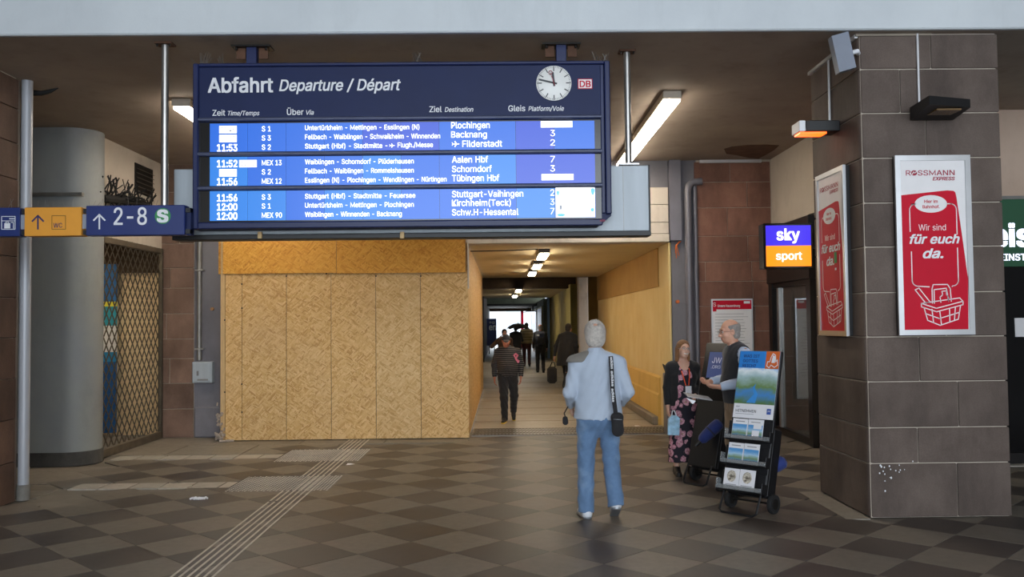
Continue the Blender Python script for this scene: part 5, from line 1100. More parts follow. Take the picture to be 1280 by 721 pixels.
# people materials
def skinmat(n, c, c2):
    m, g = newmat(n); co = g.coord(False, False); g.l(g.ramp(g.noise(co, 9, 4), (.35, hexc(c)), (.7, hexc(c2))), g.b.inputs['Base Color']); g.b.inputs['Roughness'].default_value = .5; g.b.inputs['Subsurface Weight'].default_value = .08; g.b.inputs['Subsurface Radius'].default_value = (.02, .008, .004)
skinmat('skin', 'c48f76', 'd9a88e'); skinmat('skin_ruddy', 'b4705a', 'cc8c74'); skinmat('skin_pale', 'cf9e86', 'e2b9a2')
M('eye_white', 'd8d4cc', .2, 0, .02); M('eye_dark', '2a1c14', .15); M('brow', '5a463a', .8); M('lips', 'a8564e', .4); M('teeth', 'f0ece4', .3, 0, .02)
def cloth(n, c, var=.15, sc=8, bump=.35, rough=.85, c2=None, thr=None):
    m, g = newmat(n); co = g.coord(False, False); h = hexc(c)
    out = g.ramp(g.noise(co, sc, 5, .65), (.3, tuple(x*(1-var) for x in h[:3])), (.7, tuple(min(1, x*(1+var)) for x in h[:3])))
    if c2: out = g.mix(g.ramp(g.noise(co, 3.1, 5, .6), (thr-.08, (0, 0, 0)), (thr+.1, (1, 1, 1))), out, hexc(c2))
    g.l(out, g.b.inputs['Base Color']); g.b.inputs['Roughness'].default_value = rough; g.b.inputs['Sheen Weight'].default_value = .15; g.bump(g.noise(co, 130, 3), bump, .002); return m
cloth('sweater_blue', 'aebaca', .04); cloth('denim', '5f7c9f', .15, 10, .4, .85, '7f99b6', .58); cloth('black_cloth', '1b1a1c', .2); cloth('dark_coat', '16161a', .15); cloth('navy_cloth', '222a3e', .15); cloth('vest_cloth', '26282e', .15); cloth('shirt_white', 'bccbe0', .05); cloth('tan_cloth', '8a745c', .12); cloth('brown_cloth', '5a4030', .2); cloth('plaid_beige', 'a59a7c', .3, 14); cloth('yoke_grey', '77736c', .1); cloth('umbrella_blue', '20306c', .15); cloth('umbrella_black', '151518', .1); cloth('maroon_cloth', '3c1c20', .2)
cloth('grey_hair', 'b3aca4', .25, 40, .8); cloth('dark_grey_hair', '8d8781', .3, 40, .8); cloth('light_brown_hair', '7d5634', .3, 30, .8); cloth('dark_hair', '241c18', .2, 30); cloth('cap_dark', '2c2c32', .15); M('shoe_white', 'd4d6da', .5, 0, .08); M('shoe_black', '18181a', .5); M('sole_white', 'b8babd', .6); M('sole_yellow', 'd8b422', .6); M('silver', 'a0a4aa', .35, .6); M('lanyard_orange', 'e85a34', .6); M('pink_print', 'e07890', .6); M('card_white', 'e6e6ea', .5, 0, .02)
def stripemat():
    m, g = newmat('striped_knit'); co = g.n('TexCoord').outputs['Object']; s_ = g.n('SeparateXYZ'); g.l(co, s_.inputs[0]); nz_ = g.noise(co, 3, 2)
    a = g.n('Math', operation='MULTIPLY_ADD'); g.l(nz_, a.inputs[0]); a.inputs[1].default_value = .03; g.l(s_.outputs[2], a.inputs[2]); b = g.n('Math', operation='MULTIPLY'); g.l(a.outputs[0], b.inputs[0]); b.inputs[1].default_value = 26
    c = g.n('Math', operation='FRACT'); g.l(b.outputs[0], c.inputs[0])
    g.l(g.ramp(c.outputs[0], (0, hexc('1c1a1d')), (.55, hexc('1c1a1d')), (.60, hexc('6e6a66')), (.78, hexc('6e6a66')), (.84, hexc('1c1a1d'))), g.b.inputs['Base Color']); g.b.inputs['Roughness'].default_value = .9
    m, g = newmat('floral_dress'); co = g.n('TexCoord').outputs['Object']; mp = g.n('Mapping'); g.l(co, mp.inputs[0])
    nzc = g.n('TexNoise'); nzc.inputs['Scale'].default_value = 18; g.l(mp.outputs[0], nzc.inputs['Vector']); mx = g.n('VectorMath', operation='MULTIPLY_ADD'); g.l(nzc.outputs['Color'], mx.inputs[0]); mx.inputs[1].default_value = (.05, .05, .05); g.l(mp.outputs[0], mx.inputs[2])
    v = g.n('TexVoronoi'); v.inputs['Scale'].default_value = 11; g.l(mx.outputs[0], v.inputs['Vector']); v2 = g.n('TexVoronoi'); v2.inputs['Scale'].default_value = 40; g.l(mx.outputs[0], v2.inputs['Vector'])
    petal = g.ramp(v2.outputs['Distance'], (0, hexc('e8bfc4')), (.5, hexc('c48a98')), (1, hexc('8a5468')))
    out = g.mix(g.ramp(v.outputs['Distance'], (.47, (1, 1, 1)), (.52, (0, 0, 0))), hexc('1c1724'), petal); out = g.mix(g.ramp(v.outputs['Distance'], (.08, (1, 1, 1)), (.13, (0, 0, 0))), out, hexc('a8906c'))
    g.l(out, g.b.inputs['Base Color']); g.b.inputs['Roughness'].default_value = .8
    m, g = newmat('plaid_jacket'); co = g.n('TexCoord').outputs['Object']; s_ = g.n('SeparateXYZ'); g.l(co, s_.inputs[0]); b = g.n('Math', operation='MULTIPLY'); g.l(s_.outputs[2], b.inputs[0]); b.inputs[1].default_value = 9; c = g.n('Math', operation='FRACT'); g.l(b.outputs[0], c.inputs[0])
    g.l(g.ramp(c.outputs[0], (0, hexc('a2957a')), (.45, hexc('b8ae92')), (.5, hexc('55513f')), (.62, hexc('55513f')), (.66, hexc('a2957a'))), g.b.inputs['Base Color']); g.b.inputs['Roughness'].default_value = .9
stripemat()

# --- man in the pale blue sweater, seen from behind
loc = Vector((.825, 7.78, 0)); Hh = at(732, 404, 7.78).z
pz = dict(pel=(0, .0, .93), wai=(0, .0, 1.09), che=(0, .0, 1.28), nek=(.02, .01, 1.475), hed=(.02, -.01, 1.64), shL=(.195, .01, 1.385), shR=(-.195, .01, 1.385), elL=(.262, .04, 1.12), wrL=(.235, -.17, .985), elR=(-.268, .03, 1.12), wrR=(-.23, -.17, 1.0),
          hiL=(.095, 0, .90), knL=(.115, -.03, .49), anL=(.125, .03, .085), toL=(.15, -.11, .03), hiR=(-.095, 0, .90), knR=(-.115, -.03, .50), anR=(-.135, .10, .15), toR=(-.135, .0, .045))
mA, P, lo, hi, Rh, L_ = figure('man in pale blue sweater and jeans walking away, black shoulder bag', loc, PI, Hh, pz, 1.12, 'skin_pale', .006, (0, .05, 0), (.5, .5))
garment(mA, P, lo, hi, .008, 'sweater', 'sweater_blue', .96, .020, .885, 1.10, .03, .005, flare=.02, sl_inf=.009)
S_ = Sdf(lo, hi, .007); S_.cap(P['nek']+A3((0, .0, -.05)), P['nek']+A3((0, -.002, .055)), .078, .064, .01, cut=True); S_.build('collar', 'sweater_blue', mA)
trousers(mA, P, lo, hi, .008, 'denim', .014, .97, 1.05, .0045, rb=.072); shoes(mA, P, .006, 'shoe_white', 'silver'); hair(mA, L_, Rh, lo, hi, .005, 'grey_hair', 'balding')
S_ = Sdf(lo, hi, .009); S_.cap(P['nek']+A3((.07, .012, -.03)), P['shL']+A3((.015, .012, .004)), .060, .080, .03); S_.plane((0, 0, 1.40), (0, 0, -1)); S_.plane((.07, 0, 0), (-1, 0, 0)); S_.plane((0, -.02, 0), (0, -1, 0)); S_.build('shoulder_yoke', 'yoke_grey', mA)
def W_(r_, p): return Vector(r_.location)+Matrix.Rotation(r_.rotation_euler.z, 3, 'Z')@(Vector(p)*r_.scale[0])
# shoulder bag (held by him, a thing of its own)
sx = lambda px, py, Y: at(px, py, Y)
bg_ = root('shoulder_bag', sx(771, 546, 7.60), 'small black shoulder bag on a lettered strap at the blue sweater man\'s side', 'bag')
pts = [sx(762.5, 441.5, 7.80), sx(763.5, 446, 7.68), sx(764.5, 462, 7.605), sx(765.5, 485, 7.585), sx(768, 505, 7.58), sx(770, 520, 7.58)]
mb = MB()
for i in range(len(pts)-1):
    a, b = pts[i], pts[i+1]; q = Vector((.019, 0, 0)); n_ = Vector((0, -.004, 0)); mb.add([a-q, a+q, b+q, b-q, a-q+n_, a+q+n_, b+q+n_, b-q+n_], [(0, 1, 2, 3), (4, 5, 6, 7), (0, 1, 5, 4), (1, 2, 6, 5), (2, 3, 7, 6), (3, 0, 4, 7)])
mb.tube([sx(762.5, 441.5, 7.80), sx(760, 446, 8.0), sx(758, 470, 8.02)], .012, 6)
mb.build('strap', 'black_cloth', bg_)
for i, (ya, yb) in enumerate(((446.5, 461), (463.5, 482.5), (485.5, 502))):
    a = sx(764+i*.8, ya, 7.575 if i else 7.62); b = sx(765+i*.8, yb, 7.575 if i else 7.585); F_ = Face(b, (a-b), Vector((-1, 0, 0))); F_ = Face(a+Vector((-.010, -.01, 0)), (b-a), Vector((1, 0, 0))); F_.text('adidas', .0, 0.0, .020, 'white_print', bg_, u1=(b-a).length, bold=.02, d=.003)
c = sx(771.5, 530, 7.58); S_ = Sdf((-.1, -.09, -.16), (.1, .09, .16), .006)
S_.cap((0, 0, .05), (.005, 0, -.055), .048, .052, .02, (A3((0, 1, 0)), .5)); S_.cap((-.02, 0, .06), (.02, 0, .06), .03, .03, .02, (A3((0, 1, 0)), .5)); o = S_.build('bag_body', 'black_cloth', bg_); o.location = c-bg_.location
T('zip', [c+Vector((-.035, -.028, .045)), c+Vector((.038, -.030, .040))], .003, 'silver', bg_, 6)
pch = root('camera_pouch', sx(706.5, 531, 7.9), 'small black pouch dangling at the left hip of the blue sweater man', 'pouch')
c = sx(706.5, 525, 7.86); S_ = Sdf((-.06, -.05, -.08), (.06, .05, .08), .005); S_.cap((0, 0, .012), (.002, 0, -.018), .024, .026, .01, (A3((0, 1, 0)), .6)); o = S_.build('pouch_body', 'black_cloth', pch); o.location = c-pch.location
T('cord', [c+Vector((0, 0, .03)), c+Vector((-.008, 0, .06)), c+Vector((.03, .02, .12))], .006, 'black_cloth', pch, 6)

# --- man in the striped jumper walking towards the camera
loc = Vector((.085, 15.25, 0)); Hh = at(634, 416.5, 15.25).z+.0
pz = dict(nek=(-.015, .0, 1.45), hed=(-.03, -.05, 1.60), che=(0, -.01, 1.28), elL=(.27, .03, 1.13), wrL=(.255, -.06, .88), elR=(-.27, .03, 1.13), wrR=(-.265, -.03, .87), shL=(.20, .01, 1.39), shR=(-.20, .01, 1.39), hiR=(-.095, 0, .92), knR=(-.08, -.14, .50), anR=(-.07, -.16, .09), toR=(-.10, -.31, .03), hiL=(.09, 0, .92), knL=(.12, -.03, .52), anL=(.105, .24, .20), toL=(.11, .17, .07))
mS, P, lo, hi, Rh, L_ = figure('man in grey striped jumper and dark cap walking towards the camera', loc, 0.0, Hh, pz, 1.12, 'skin_ruddy', .008, (0, .25, .05), (.5, .5))
garment(mS, P, lo, hi, .010, 'jumper', 'striped_knit', .93, .02, .90, 1.14, .04, .003); trousers(mS, P, lo, hi, .010, 'black_cloth', .022, 1.04, 1.05, .004, rb=.062); shoes(mS, P, .008, 'shoe_black', 'sole_yellow'); hair(mS, L_, Rh, lo, hi, .007, 'cap_dark', 'cap'); hair(mS, L_, Rh, lo, hi, .007, 'dark_grey_hair', 'ring')
q = W_(mS, (.16, -.16, 1.26)); fc_ = Face(q, (1, 0, 0), (0, 0, 1)); mb = MB(); fc_.line(mb, [(-.03, .05), (.0, .075), (.03, .05), (.0, -.01), (.04, -.07)], .028, 0); fc_.line(mb, [(-.03, .05), (.01, -.02), (.055, -.05)], .024, .002); o = mb.build('ribbon', 'pink_print', mS, local=True)
o.matrix_parent_inverse = Matrix.Identity(4); sc_ = mS.scale[0]
for v in o.data.vertices: v.co = (v.co-Vector(mS.location))/sc_

# --- woman in the floral dress
loc = Vector((1.985, 9.85, 0)); Hh = at(860, 425, 9.85).z
pz = dict(shL=(.165, .01, 1.40), shR=(-.165, .01, 1.40), elR=(-.205, .05, 1.13), wrR=(-.215, -.02, .895), elL=(.20, .08, 1.14), wrL=(.12, -.12, 1.03), nek=(0, .01, 1.46), hed=(.01, -.01, 1.63))
wo, P, lo, hi, Rh, L_ = figure('smiling woman with glasses in a floral dress and black cardigan', loc, .10, Hh, pz, .92, 'skin_pale', .006, (.12, -.10, .10), (.7, .6), hsel=None)
S_ = Sdf(lo, hi, .008); torso(S_, P, .010, .92, lower=True); S_.cap(P['wai']+A3((0, 0, -.03)), P['pel']+A3((0, 0, -.05)), .138, .175, .04, FY_); S_.cap(P['pel']+A3((0, 0, -.05)), A3((0, 0, .17)), .175, .215, .03, FY_, cut=True); S_.cap(P['nek']+A3((0, -.09, -.03)), P['nek']+A3((0, -.02, .1)), .075, .10, .01, op='d'); S_.folds(.005, .7, 1); S_.build('dress', 'floral_dress', wo)
S_ = Sdf(lo, hi, .008); torso(S_, P, .022, .93); S_.plane((0, 0, .80), (0, 0, -1))
S_.cap(P['pel'], A3((0, .01, .7)), .17, .18, .04, FY_)
S_.plane((0, 0, .74), (0, 0, -1))
S_.cap(A3((0, -.20, .6)), A3((0, -.20, 1.5)), .155, .13, .01, op='d'); S_.cap(P['nek']+A3((0, -.05, -.02)), P['nek']+A3((0, -.02, .1)), .075, .10, .01, op='d')
for s_ in 'LR': S_.cap(P['sh'+s_]-A3((0, 0, .01)), P['el'+s_], .058, .052, .03); S_.cap(P['el'+s_], P['el'+s_]+(P['wr'+s_]-P['el'+s_])*.94, .052, .040, .02, cut=True)
S_.folds(.003, 1, 4); S_.build('cardigan', 'black_cloth', wo)
shoes(wo, P, .008, 'shoe_black', 'shoe_black'); hair(wo, L_, Rh, lo, hi, .006, 'light_brown_hair', 'long')
MB().tube([L_(-.026, -.090, -.058), L_(-.012, -.0995, -.067), L_(.012, -.0995, -.067), L_(.026, -.090, -.058)], .0068, 6).build('teeth', 'teeth', wo, smooth=True, local=True)
def glasses(r_, L_, m='silver'):
    mb = MB()
    for sg in (1, -1):
        mb.tube([L_(sg*.031+.021*math.cos(t), -.108, .001+.016*math.sin(t)) for t in np.linspace(0, 2*PI, 15)[:-1]], .0018, 5, closed=True); mb.tube([L_(sg*.052, -.106, .004), L_(sg*.078, -.05, .004), L_(sg*.083, .01, .0)], .0018, 5)
    mb.tube([L_(-.011, -.110, .004), L_(.011, -.110, .004)], .002, 5); return mb.build('glasses', m, r_, smooth=True, local=True)
glasses(wo, L_)
MB().tube([P['nek']+A3((-.07, -.02, .0)), P['nek']+A3((-.055, -.085, -.07)), A3((-.04, -.135, 1.30)), A3((-.01, -.155, 1.17)), A3((.03, -.15, 1.17)), A3((.05, -.135, 1.30)), P['nek']+A3((.06, -.085, -.07)), P['nek']+A3((.07, -.02, .0))], .0075, 6).build('lanyard', 'lanyard_orange', wo, smooth=True, local=True)
MB().box((-.02, -.175, 1.05), (.06, -.165, 1.16), .003).build('badge', 'card_white', wo, local=True)
# bottle-like bag in her hand
M('pale_blue_bag', '9cc4dc', .3, 0, .3, 18)
c = at(839, 516, 9.66); hb = root('carrier_bag', at(841, 543, 9.66), 'small pale blue picture bag in the hand of the woman in the floral dress', 'bag')
a, b = at(834, 543, 9.66), at(849, 519, 9.66)
MB().prism([(a.x, a.z), (b.x-.01, a.z-.005), (b.x, b.z-.03), (b.x-.03, b.z), (a.x+.045, b.z+.005), (a.x+.01, b.z-.04)], (0, 9.62, 0), (1, 0, 0), (0, 0, 1), (0, 1, 0), .05).build('bag_body', 'pale_blue_bag', hb, smooth=False)
T('handle', [(b.x-.035, 9.645, b.z), (b.x-.05, 9.66, b.z+.05), (a.x+.06, 9.66, b.z+.05), (a.x+.05, 9.645, b.z)], .006, 'card_white', hb, 6)

# --- man with glasses and dark vest in profile
loc = Vector((2.315, 8.80, 0)); Hh = at(915, 398.5, 8.78).z
pz = dict(nek=(0, -.02, 1.46), hed=(0, -.075, 1.625), che=(0, .0, 1.28), wai=(0, .01, 1.10), shL=(.18, .0, 1.40), elL=(.225, .035, 1.13), wrL=(.15, -.255, 1.075), shR=(-.18, .0, 1.40), elR=(-.22, .0, 1.13), wrR=(-.10, -.25, 1.11))
mG, P, lo, hi, Rh, L_ = figure('bald man with glasses, dark vest and pale shirt holding leaflets', loc, -1.42, Hh, pz, 1.05, 'skin', .006, (-.10, .12, 0), (.9, .9), hsel={'L': ((-.25, -1, .12), (-.4, .1, .9)), 'R': ((.35, -1, 0), (.4, 0, .9))})
garment(mG, P, lo, hi, .008, 'shirt', 'shirt_white', .97, .014, .90, 1.06, .02, .0035, seed=3); garment(mG, P, lo, hi, .008, 'vest', 'vest_cloth', 0, .028, .90, 1.08, .03, .0015, neck=False, open_=.0, seed=5)
trousers(mG, P, lo, hi, .009, 'tan_cloth', .018, 1.0, 1.0, rb=.065); shoes(mG, P, .008, 'shoe_black', 'shoe_black'); hair(mG, L_, Rh, lo, hi, .006, 'dark_grey_hair', 'ring'); glasses(mG, L_, 'brow')
MB().tube([P['nek']+A3((.075, -.03, .01)), P['nek']+A3((.06, .04, -.0)), P['nek']+A3((0, .085, -.005)), P['nek']+A3((-.06, .04, -.0)), P['nek']+A3((-.075, -.03, .01))], .008, 6).build('lanyard', 'lanyard_orange', mG, smooth=True, local=True)
lf = root('leaflets', at(872, 498, 8.72), 'grey leaflets held out by the bald man towards the woman', 'leaflets')
a = at(857, 496, 8.72); b = at(888, 500, 8.72)
MB().add([a+Vector((0, -.09, .006)), b+Vector((0, -.09, .0)), b+Vector((.0, .10, .02)), a+Vector((0, .10, .03)), a+Vector((0, -.09, .014)), b+Vector((0, -.09, .008)), b+Vector((.0, .10, .028)), a+Vector((0, .10, .038))], [(3, 2, 1, 0), (4, 5, 6, 7), (0, 1, 5, 4), (1, 2, 6, 5), (2, 3, 7, 6), (3, 0, 4, 7)]).build('leaflet', 'grey_print', lf)
a2, b2 = at(858, 497, 8.66), at(866, 505, 8.64); MB().add([a2, at(870, 501, 8.64), b2, a2+Vector((0, .004, 0)), at(870, 501, 8.644), b2+Vector((0, .004, 0))], [(0, 1, 2), (3, 4, 5), (0, 1, 4, 3), (1, 2, 5, 4), (2, 0, 3, 5)]).build('leaflet', 'card_white', lf)

# --- people far down the passage
def walker(label, px, Y, ytop, rz, top, bot, bw=1.0, hr=('dark_hair', 'short'), skin='skin', pose=None, res=.013, coat=.93, head=(0, 0, 0), stripes=None, shoe='shoe_black', seed=1, lean=0):
    pz = dict(knL=(.10, -.10, .51), anL=(.10, -.06, .09), toL=(.11, -.20, .03), knR=(-.10, .0, .50), anR=(-.10, .14, .12), toR=(-.11, .02, .03)); pz.update(pose or {})
    p = at(px, 402, Y); r_, P, lo, hi, Rh, L_ = figure(label, (p.x, Y, 0), rz, at(px, ytop, Y).z, pz, bw, skin, res, head, (.6, .6))
    garment(r_, P, lo, hi, res, 'jacket', top, .97, .028, coat, bw*1.06, .02, .003, flare=.03, seed=seed); trousers(r_, P, lo, hi, res, bot, .014, 1.0, bw, .003); shoes(r_, P, res*.8, shoe, shoe); hair(r_, L_, Rh, lo, hi, .01, hr[0], hr[1]); return r_, P
c1, P1 = walker('person in long black coat striding away beside the blue sweater man', 707, 22.4, 403, PI-.5, 'dark_coat', 'dark_coat', 1.15, coat=.62, res=.011,
    pose=dict(pel=(0, .04, .93), wai=(0, -.02, 1.09), che=(0, -.10, 1.27), nek=(0, -.14, 1.44), hed=(0, -.19, 1.60), shL=(.2, -.10, 1.38), shR=(-.2, -.10, 1.38), elL=(.30, -.02, 1.12), wrL=(.33, .0, .86), elR=(-.28, -.05, 1.12), wrR=(-.26, -.1, .88), knL=(.11, -.20, .52), anL=(.11, -.30, .10), toL=(.12, -.44, .04), knR=(-.10, .10, .50), anR=(-.11, .34, .14), toR=(-.12, .24, .03)))
hbg = root('carry_bag', (at(690, 470, 22.4).x, 22.3, at(690, 479, 22.3).z), 'dark carry bag held low by the person in the long black coat', 'bag')
a, b = at(684, 479, 22.3), at(696, 458, 22.3); MB().box((a.x, 22.2, a.z), (b.x, 22.42, b.z), .06).build('bag_body', 'black_cloth', hbg, smooth=True); T('handle', [(a.x+.08, 22.3, b.z-.01), (a.x+.12, 22.3, b.z+.10), (b.x-.06, 22.3, b.z+.10), (b.x-.04, 22.3, b.z-.01)], .014, 'black_cloth', hbg, 6)
c2, P2 = walker('person with dark backpack and leggings walking away under the far lamps', 675, 29.8, 405.5, PI, 'dark_coat', 'black_cloth', 1.02, ('dark_grey_hair', 'ring'), 'skin_ruddy')
q = W_(c2, (0, .16, 1.27)); bk = root('backpack', q-Vector((0, 0, .2)), 'dark backpack with pale patches on the person in leggings', 'backpack')
MB().box((q.x-.16, q.y-.20, q.z-.22), (q.x+.16, q.y-.0, q.z+.20), .06).build('pack_body', 'navy_cloth', bk, smooth=True); MB().box((q.x-.11, q.y-.235, q.z-.18), (q.x+.11, q.y-.19, q.z+.02), .02).build('pack_pocket', 'black_cloth', bk); MB().box((q.x-.13, q.y-.215, q.z+.06), (q.x-.04, q.y-.195, q.z+.12), .004).build('pack_patch', 'card_white', bk)
c3, P3 = walker('person in beige striped jacket walking away right of the umbrella', 658, 34, 403.5, PI, 'plaid_jacket', 'maroon_cloth', 1.1)
c4, P4 = walker('person in a dark hooded coat walking under the black umbrella', 644.5, 33, 407.5, PI, 'dark_coat', 'black_cloth', 1.15, coat=.75, pose=dict(elR=(-.27, -.1, 1.15), wrR=(-.20, -.25, 1.35)))
um = root('umbrella', (at(647, 420, 33).x, 32.9, 1.3), 'open black umbrella over the person in the dark hooded coat', 'umbrella')
uc = at(647.5, 410.5, 33); mb = MB(); R0 = .43; n8 = 8; V = [uc+Vector((0, -.1, .20))]; 
for ring, (rr, zz_) in enumerate(((.45, .165), (.8, .07), (1.0, -.03))):
    for k in range(24): sag = .025*rr*(1-abs(math.cos(k*PI/3*.5*2))) if ring else 0; V.append(uc+Vector((R0*rr*math.cos(k*PI/12), -.1+R0*rr*math.sin(k*PI/12), zz_+(.02 if k % 3 else 0)*ring)))
Fc = [(0, 1+k, 1+(k+1) % 24) for k in range(24)]+[(1+r__*24+k, 1+r__*24+(k+1) % 24, 1+(r__+1)*24+(k+1) % 24, 1+(r__+1)*24+k) for r__ in range(2) for k in range(24)]
mb.add(V, Fc); mb.build('canopy', 'umbrella_black', um, smooth=True); T('shaft', [uc+Vector((0, -.1, .24)), uc+Vector((.0, -.1, -.45))], .010, 'iron', um, 6)
for k in range(8): an = k*PI/4; T('rib', [uc+Vector((0, -.1, .18)), uc+Vector((R0*.5*math.cos(an), -.1+R0*.5*math.sin(an), .14)), uc+Vector((R0*math.cos(an), -.1+R0*math.sin(an), -.03))], .006, 'iron', um, 4)
c5, P5 = walker('person in brown top with raised arm behind the striped jumper man', 630.5, 24, 411.5, .2, 'brown_cloth', 'black_cloth', 1.05, pose=dict(elR=(-.42, -.05, 1.22), wrR=(-.20, -.14, 1.48)), seed=3)

# ------------------------------------------------------------------ leaflet trolleys
def picmat(n, kind):
    m, g = newmat(n); co = g.n('TexCoord').outputs['Generated']; s_ = g.n('SeparateXYZ'); g.l(co, s_.inputs[0]); nz_ = g.noise(co, 3.5, 5)
    a = g.n('Math', operation='MULTIPLY_ADD'); g.l(nz_, a.inputs[0]); a.inputs[1].default_value = .35; g.l(s_.outputs[2], a.inputs[2])
    if kind == 'land': out = g.ramp(a.outputs[0], (.18, hexc('5a7a48')), (.38, hexc('4c8ac8')), (.50, hexc('6c8a50')), (.68, hexc('a8c4c8')), (.82, hexc('e8f2f6')), (.92, hexc('5aa4e0')), (1.0, hexc('2e7fd0')))
    elif kind == 'two': out = g.ramp(a.outputs[0], (.2, hexc('4a84b8')), (.45, hexc('7a9464')), (.7, hexc('a8cbe4')), (1, hexc('5a9cd4')))
    else: out = g.ramp(nz_, (.35, hexc('4c4438')), (.6, hexc('d8d0c0')))
    g.l(out, g.b.inputs['Base Color']); g.b.inputs['Roughness'].default_value = .35
picmat('picture_land', 'land'); picmat('picture_two', 'two'); picmat('picture_sepia', 'sepia'); M('sky_blue_print', '2f86d8', .4, 0, .08, 2); M('river_blue', '3f90d8', .4); M('orange_plate', 'd0642c', .4, 0, .05); M('blue_mark', '3858a8', .4)
M('cart_black', '17181b', .45, .1, .1)
def rollcart(name, label, loc, rz, lean, poster_kind, full=True, cat='trolley', H=1.42, wdt=.37, group=None):
    r_ = root(name, loc, label, cat, group, rz=rz)
    Lm = Matrix.Rotation(-lean, 3, 'X')                # leans back (local +Y)
    X1 = lambda x, y, z: Lm@Vector((x, y, z))+Vector((0, 0, .16))
    def lb(nm, a, b, mt, par=r_, bev=.004, **kw):
        mb = MB().box(a, b, bev); mb.v = [tuple(X1(*v)) for v in mb.v]; return mb.build(nm, mt, par, local=True, **kw)
    h0 = H/math.cos(lean)-.16; hw = wdt/2
    lb('back_board', (-hw, .0, .02), (hw, .035, h0), 'cart_black')
    lb('carrier_box', (-hw+.01, .035, .0), (hw-.01, .20, .62), 'cart_black', bev=.02)
    F_ = Face(X1(-hw, 0, 0), X1(1, 0, 0)-X1(0, 0, 0), X1(0, 0, 1)-X1(0, 0, 0)); kw = dict(local=True)
    tb = h0-.62
    if poster_kind == 'land':
        F_.rect('poster_sheet', .01, tb, wdt-.01, h0-.005, 'card_white', r_, .004, .004, **kw)
        F_.rect('picture', .01, tb+.13, wdt-.01, h0-.005, 'picture_land', r_, .006, .002, **kw); F_.rect('picture_sky', .01, h0-.16, wdt*.66, h0-.005, 'sky_blue_print', r_, .007, .001, **kw)
        F_.poly('picture_river', [(.13, tb+.14), (.22, tb+.14), (.235, tb+.22), (.20, tb+.28), (.21, tb+.32), (.18, tb+.28), (.20, tb+.22)], 'river_blue', r_, .0075, .001, **kw)
        F_.rect('corner_plate', wdt*.66, h0-.165, wdt-.01, h0-.005, 'orange_plate', r_, .008, .001, **kw)
        mb = MB(); pts = [(wdt*.70, h0-.14), (wdt*.76, h0-.155), (wdt*.80, h0-.13), (wdt*.88, h0-.15), (wdt*.95, h0-.13), (wdt*.93, h0-.08), (wdt*.90, h0-.10), (wdt*.88, h0-.04), (wdt*.82, h0-.025), (wdt*.78, h0-.06), (wdt*.76, h0-.10), (wdt*.71, h0-.10)]; F_.line(mb, pts, .007, .010, True); mb.build('map_outline', 'card_white', r_, local=True); F_.poly('map_shape', [(wdt*.80, h0-.11), (wdt*.88, h0-.11), (wdt*.88, h0-.05), (wdt*.82, h0-.04)], 'card_white', r_, .0095, .001, **kw)
        for i, s_ in enumerate(('WAS IST', 'GOTTES', 'REICH?')): F_.text(s_, .05, h0-.065-i*.045, .028, 'navy_print', r_, bold=.01, d=.009, local=True)
        F_.text('ZUM', .035, tb+.095, .012, 'navy_print', r_, d=.007, local=True); F_.text('MITNEHMEN', .035, tb+.052, .026, 'clock_black', r_, u1=.24, d=.007, local=True); F_.rect('blue_mark', wdt-.075, tb+.045, wdt-.035, tb+.095, 'blue_mark', r_, .007, .001, **kw); F_.text('JW', wdt-.07, tb+.065, .016, 'card_white', r_, u1=wdt-.04, d=.009, local=True)
        F_.rect('print_line', .035, tb+.035, .22, tb+.039, 'grey_print', r_, .007, .001, **kw)
    else:
        F_.rect('poster_sheet', .01, tb, wdt-.01, h0-.005, 'black_gloss', r_, .004, .004, **kw); F_.rect('blue_panel', .07, h0-.38, wdt-.07, h0-.10, 'tablet_blue', r_, .006, .001, **kw)
        F_.text('JW', .12, h0-.22, .06, 'card_white', r_, u1=wdt-.12, d=.008, local=True); F_.text('.ORG', .12, h0-.28, .035, 'card_white', r_, u1=wdt-.12, d=.008, local=True)
    if full:
        for i, (t0, kind) in enumerate(((tb-.195, 'two'), (tb-.415, 'two'), (tb-.645, 'sepia'))):
            t1 = t0+.185; out = .035+i*.018
            tr = lb('rack_tray', (-hw-.02, -out-.02, t0-.012), (hw+.005, 0, t0), 'cart_black'); lb('tray_back', (-hw-.015, -.004-i*.006, t0), (hw, 0, t1-.02), 'cart_black', tr)
            Fm = Face(X1(-hw, -out+.01, t0), X1(1, 0, 0)-X1(0, 0, 0), X1(0, 0, 1)-X1(0, 0, 0))
            for j in (0, 1):
                u0 = .035+j*.155; c_ = Fm.rect('brochure', u0, .004, u0+.15, .185 if j else .183, 'card_white', tr, .002, .006, **kw)
                if kind == 'two': Fm.rect('cover_picture', u0+.004, .03, u0+.146, .135, 'picture_two', c_ if False else tr, .004, .001, **kw); Fm.rect('cover_title', u0+.03, .155, u0+.12, .163, 'grey_print', tr, .004, .001, **kw)
                else:
                    Fm.poly('cover_picture', [(u0+.075+.045*math.cos(t), .115+.05*math.sin(t)) for t in np.linspace(0, 2*PI, 15)[:-1]], 'picture_sepia', tr, .004, .001, **kw); Fm.rect('cover_title', u0+.02, .04, u0+.13, .046, 'grey_print', tr, .004, .001, **kw); Fm.rect('cover_title', u0+.04, .025, u0+.11, .029, 'grey_print', tr, .004, .001, **kw)
            lb('front_rail', (-hw-.02, -out-.022, t0), (hw+.005, -out-.016, t0+.035), 'clear_plastic', tr, .001); lb('side_rail', (-hw-.022, -out-.02, t0), (-hw-.016, 0, t0+.09), 'clear_plastic', tr, .001); lb('side_rail', (hw-.0, -out-.02, t0-.01), (hw+.010, 0, t0+.08), 'cart_black', tr, .002)
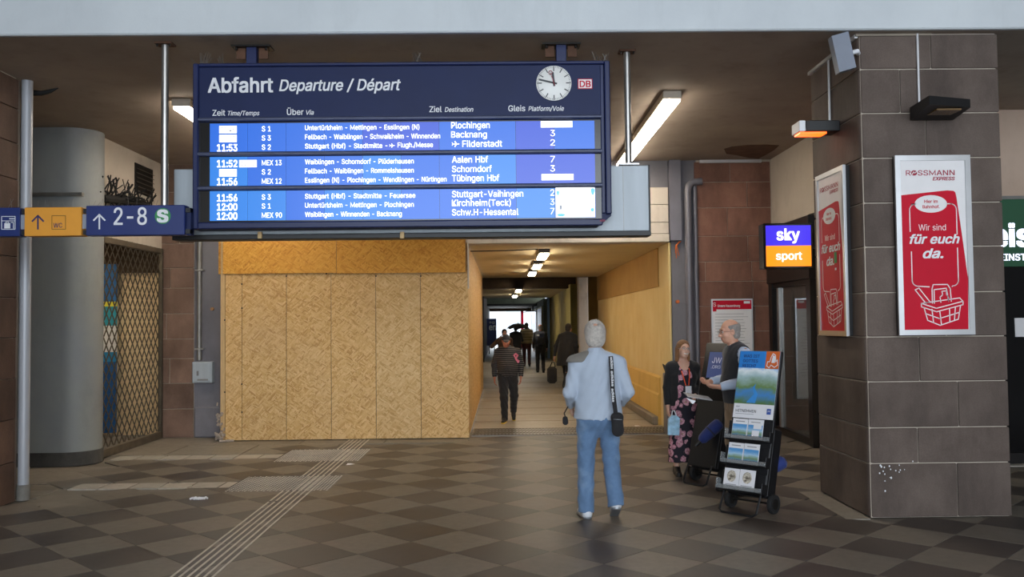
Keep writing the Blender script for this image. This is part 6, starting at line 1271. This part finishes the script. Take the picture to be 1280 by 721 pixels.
            if i == 0: Fm.rect('note_card', .25, .10, .33, .155, 'card_white', tr, .010, .001, **kw); Fm.rect('note_card', .24, .02, .31, .085, 'card_white', tr, .010, .001, **kw)
    MB().tube([X1(-hw+.03, -.02, .04), Vector((-hw+.03, -.10, .03)), Vector((-hw+.06, -.115, .012)), Vector((hw-.06, -.115, .012)), Vector((hw-.03, -.10, .03)), X1(hw-.03, -.02, .04)], .010, 8).build('foot_loop', 'cart_black', r_, smooth=True, local=True)
    MB().tube([X1(-.10, .03, h0-.02), X1(-.10, .05, h0+.0), X1(.10, .05, h0+.0), X1(.10, .03, h0-.02)], .009, 8).build('handle', 'cart_black', r_, smooth=True, local=True)
    for sg in (1, -1):
        c_ = (sg*(hw+.0), .14, .085)
        wh = MB().lathe([(.055, -.018), (.082, -.02), (.085, -.008), (.085, .008), (.082, .02), (.055, .018)], c_, 'x', 24).build('wheel', 'black_rubber', r_, smooth=True, local=True); MB().lathe([(.012, -.028), (.05, -.021), (.05, .021), (.012, .028)], c_, 'x', 14).build('wheel_hub', 'iron', wh, smooth=True, local=True)
    MB().tube([(-hw, .14, .085), (hw, .14, .085)], .009, 8).build('axle', 'iron', r_, local=True)
    return r_, X1
p1_ = flo(930, 645); tr1, X1a = rollcart('leaflet_trolley', 'wheeled leaflet rack with landscape poster and three trays of brochures', (p1_.x+.03, p1_.y+.12, 0), -.80, .27, 'land', H=1.40, wdt=.42)
p2_ = flo(880, 606); tr2, X1b = rollcart('leaflet_trolley', 'black wheeled display with small blue screen between woman and bald man', (p2_.x-.02, p2_.y+.05, 0), -.9, .27, 'dark', full=False, H=1.44, wdt=.36)
tr3, X1c = rollcart('leaflet_trolley', 'wheeled trolley hidden behind the pillar with one wheel showing', (4.57, 8.98, 0), .3, .1, 'dark', full=False, H=1.0)
for nm, lab, A_, B_, Yr in (('rolled_umbrella', 'rolled dark blue umbrella strapped behind the leaflet rack', (951, 590), (979, 577), 7.95), ('rolled_umbrella', 'rolled dark blue umbrella on the black display by the woman', (878, 549), (899, 529), 9.2)):
    a, b = at(*A_, Yr), at(*B_, Yr); r_ = root(nm, (a+b)/2, lab, 'umbrella'); t = (b-a).normalized(); MB().tube([a-t*.03, a, a.lerp(b, .3), a.lerp(b, .7), b, b+t*.02], [.03, .052, .060, .064, .058, .035], 14).build('rolled_cloth', 'umbrella_blue', r_, smooth=True)
    MB().tube([a.lerp(b, .45), a.lerp(b, .52)], .066, 14).build('strap', 'navy_cloth', r_, smooth=True); T('umbrella_handle', [a-t*.03, a-t*.10], .015, 'black', r_)
print('part2 done')
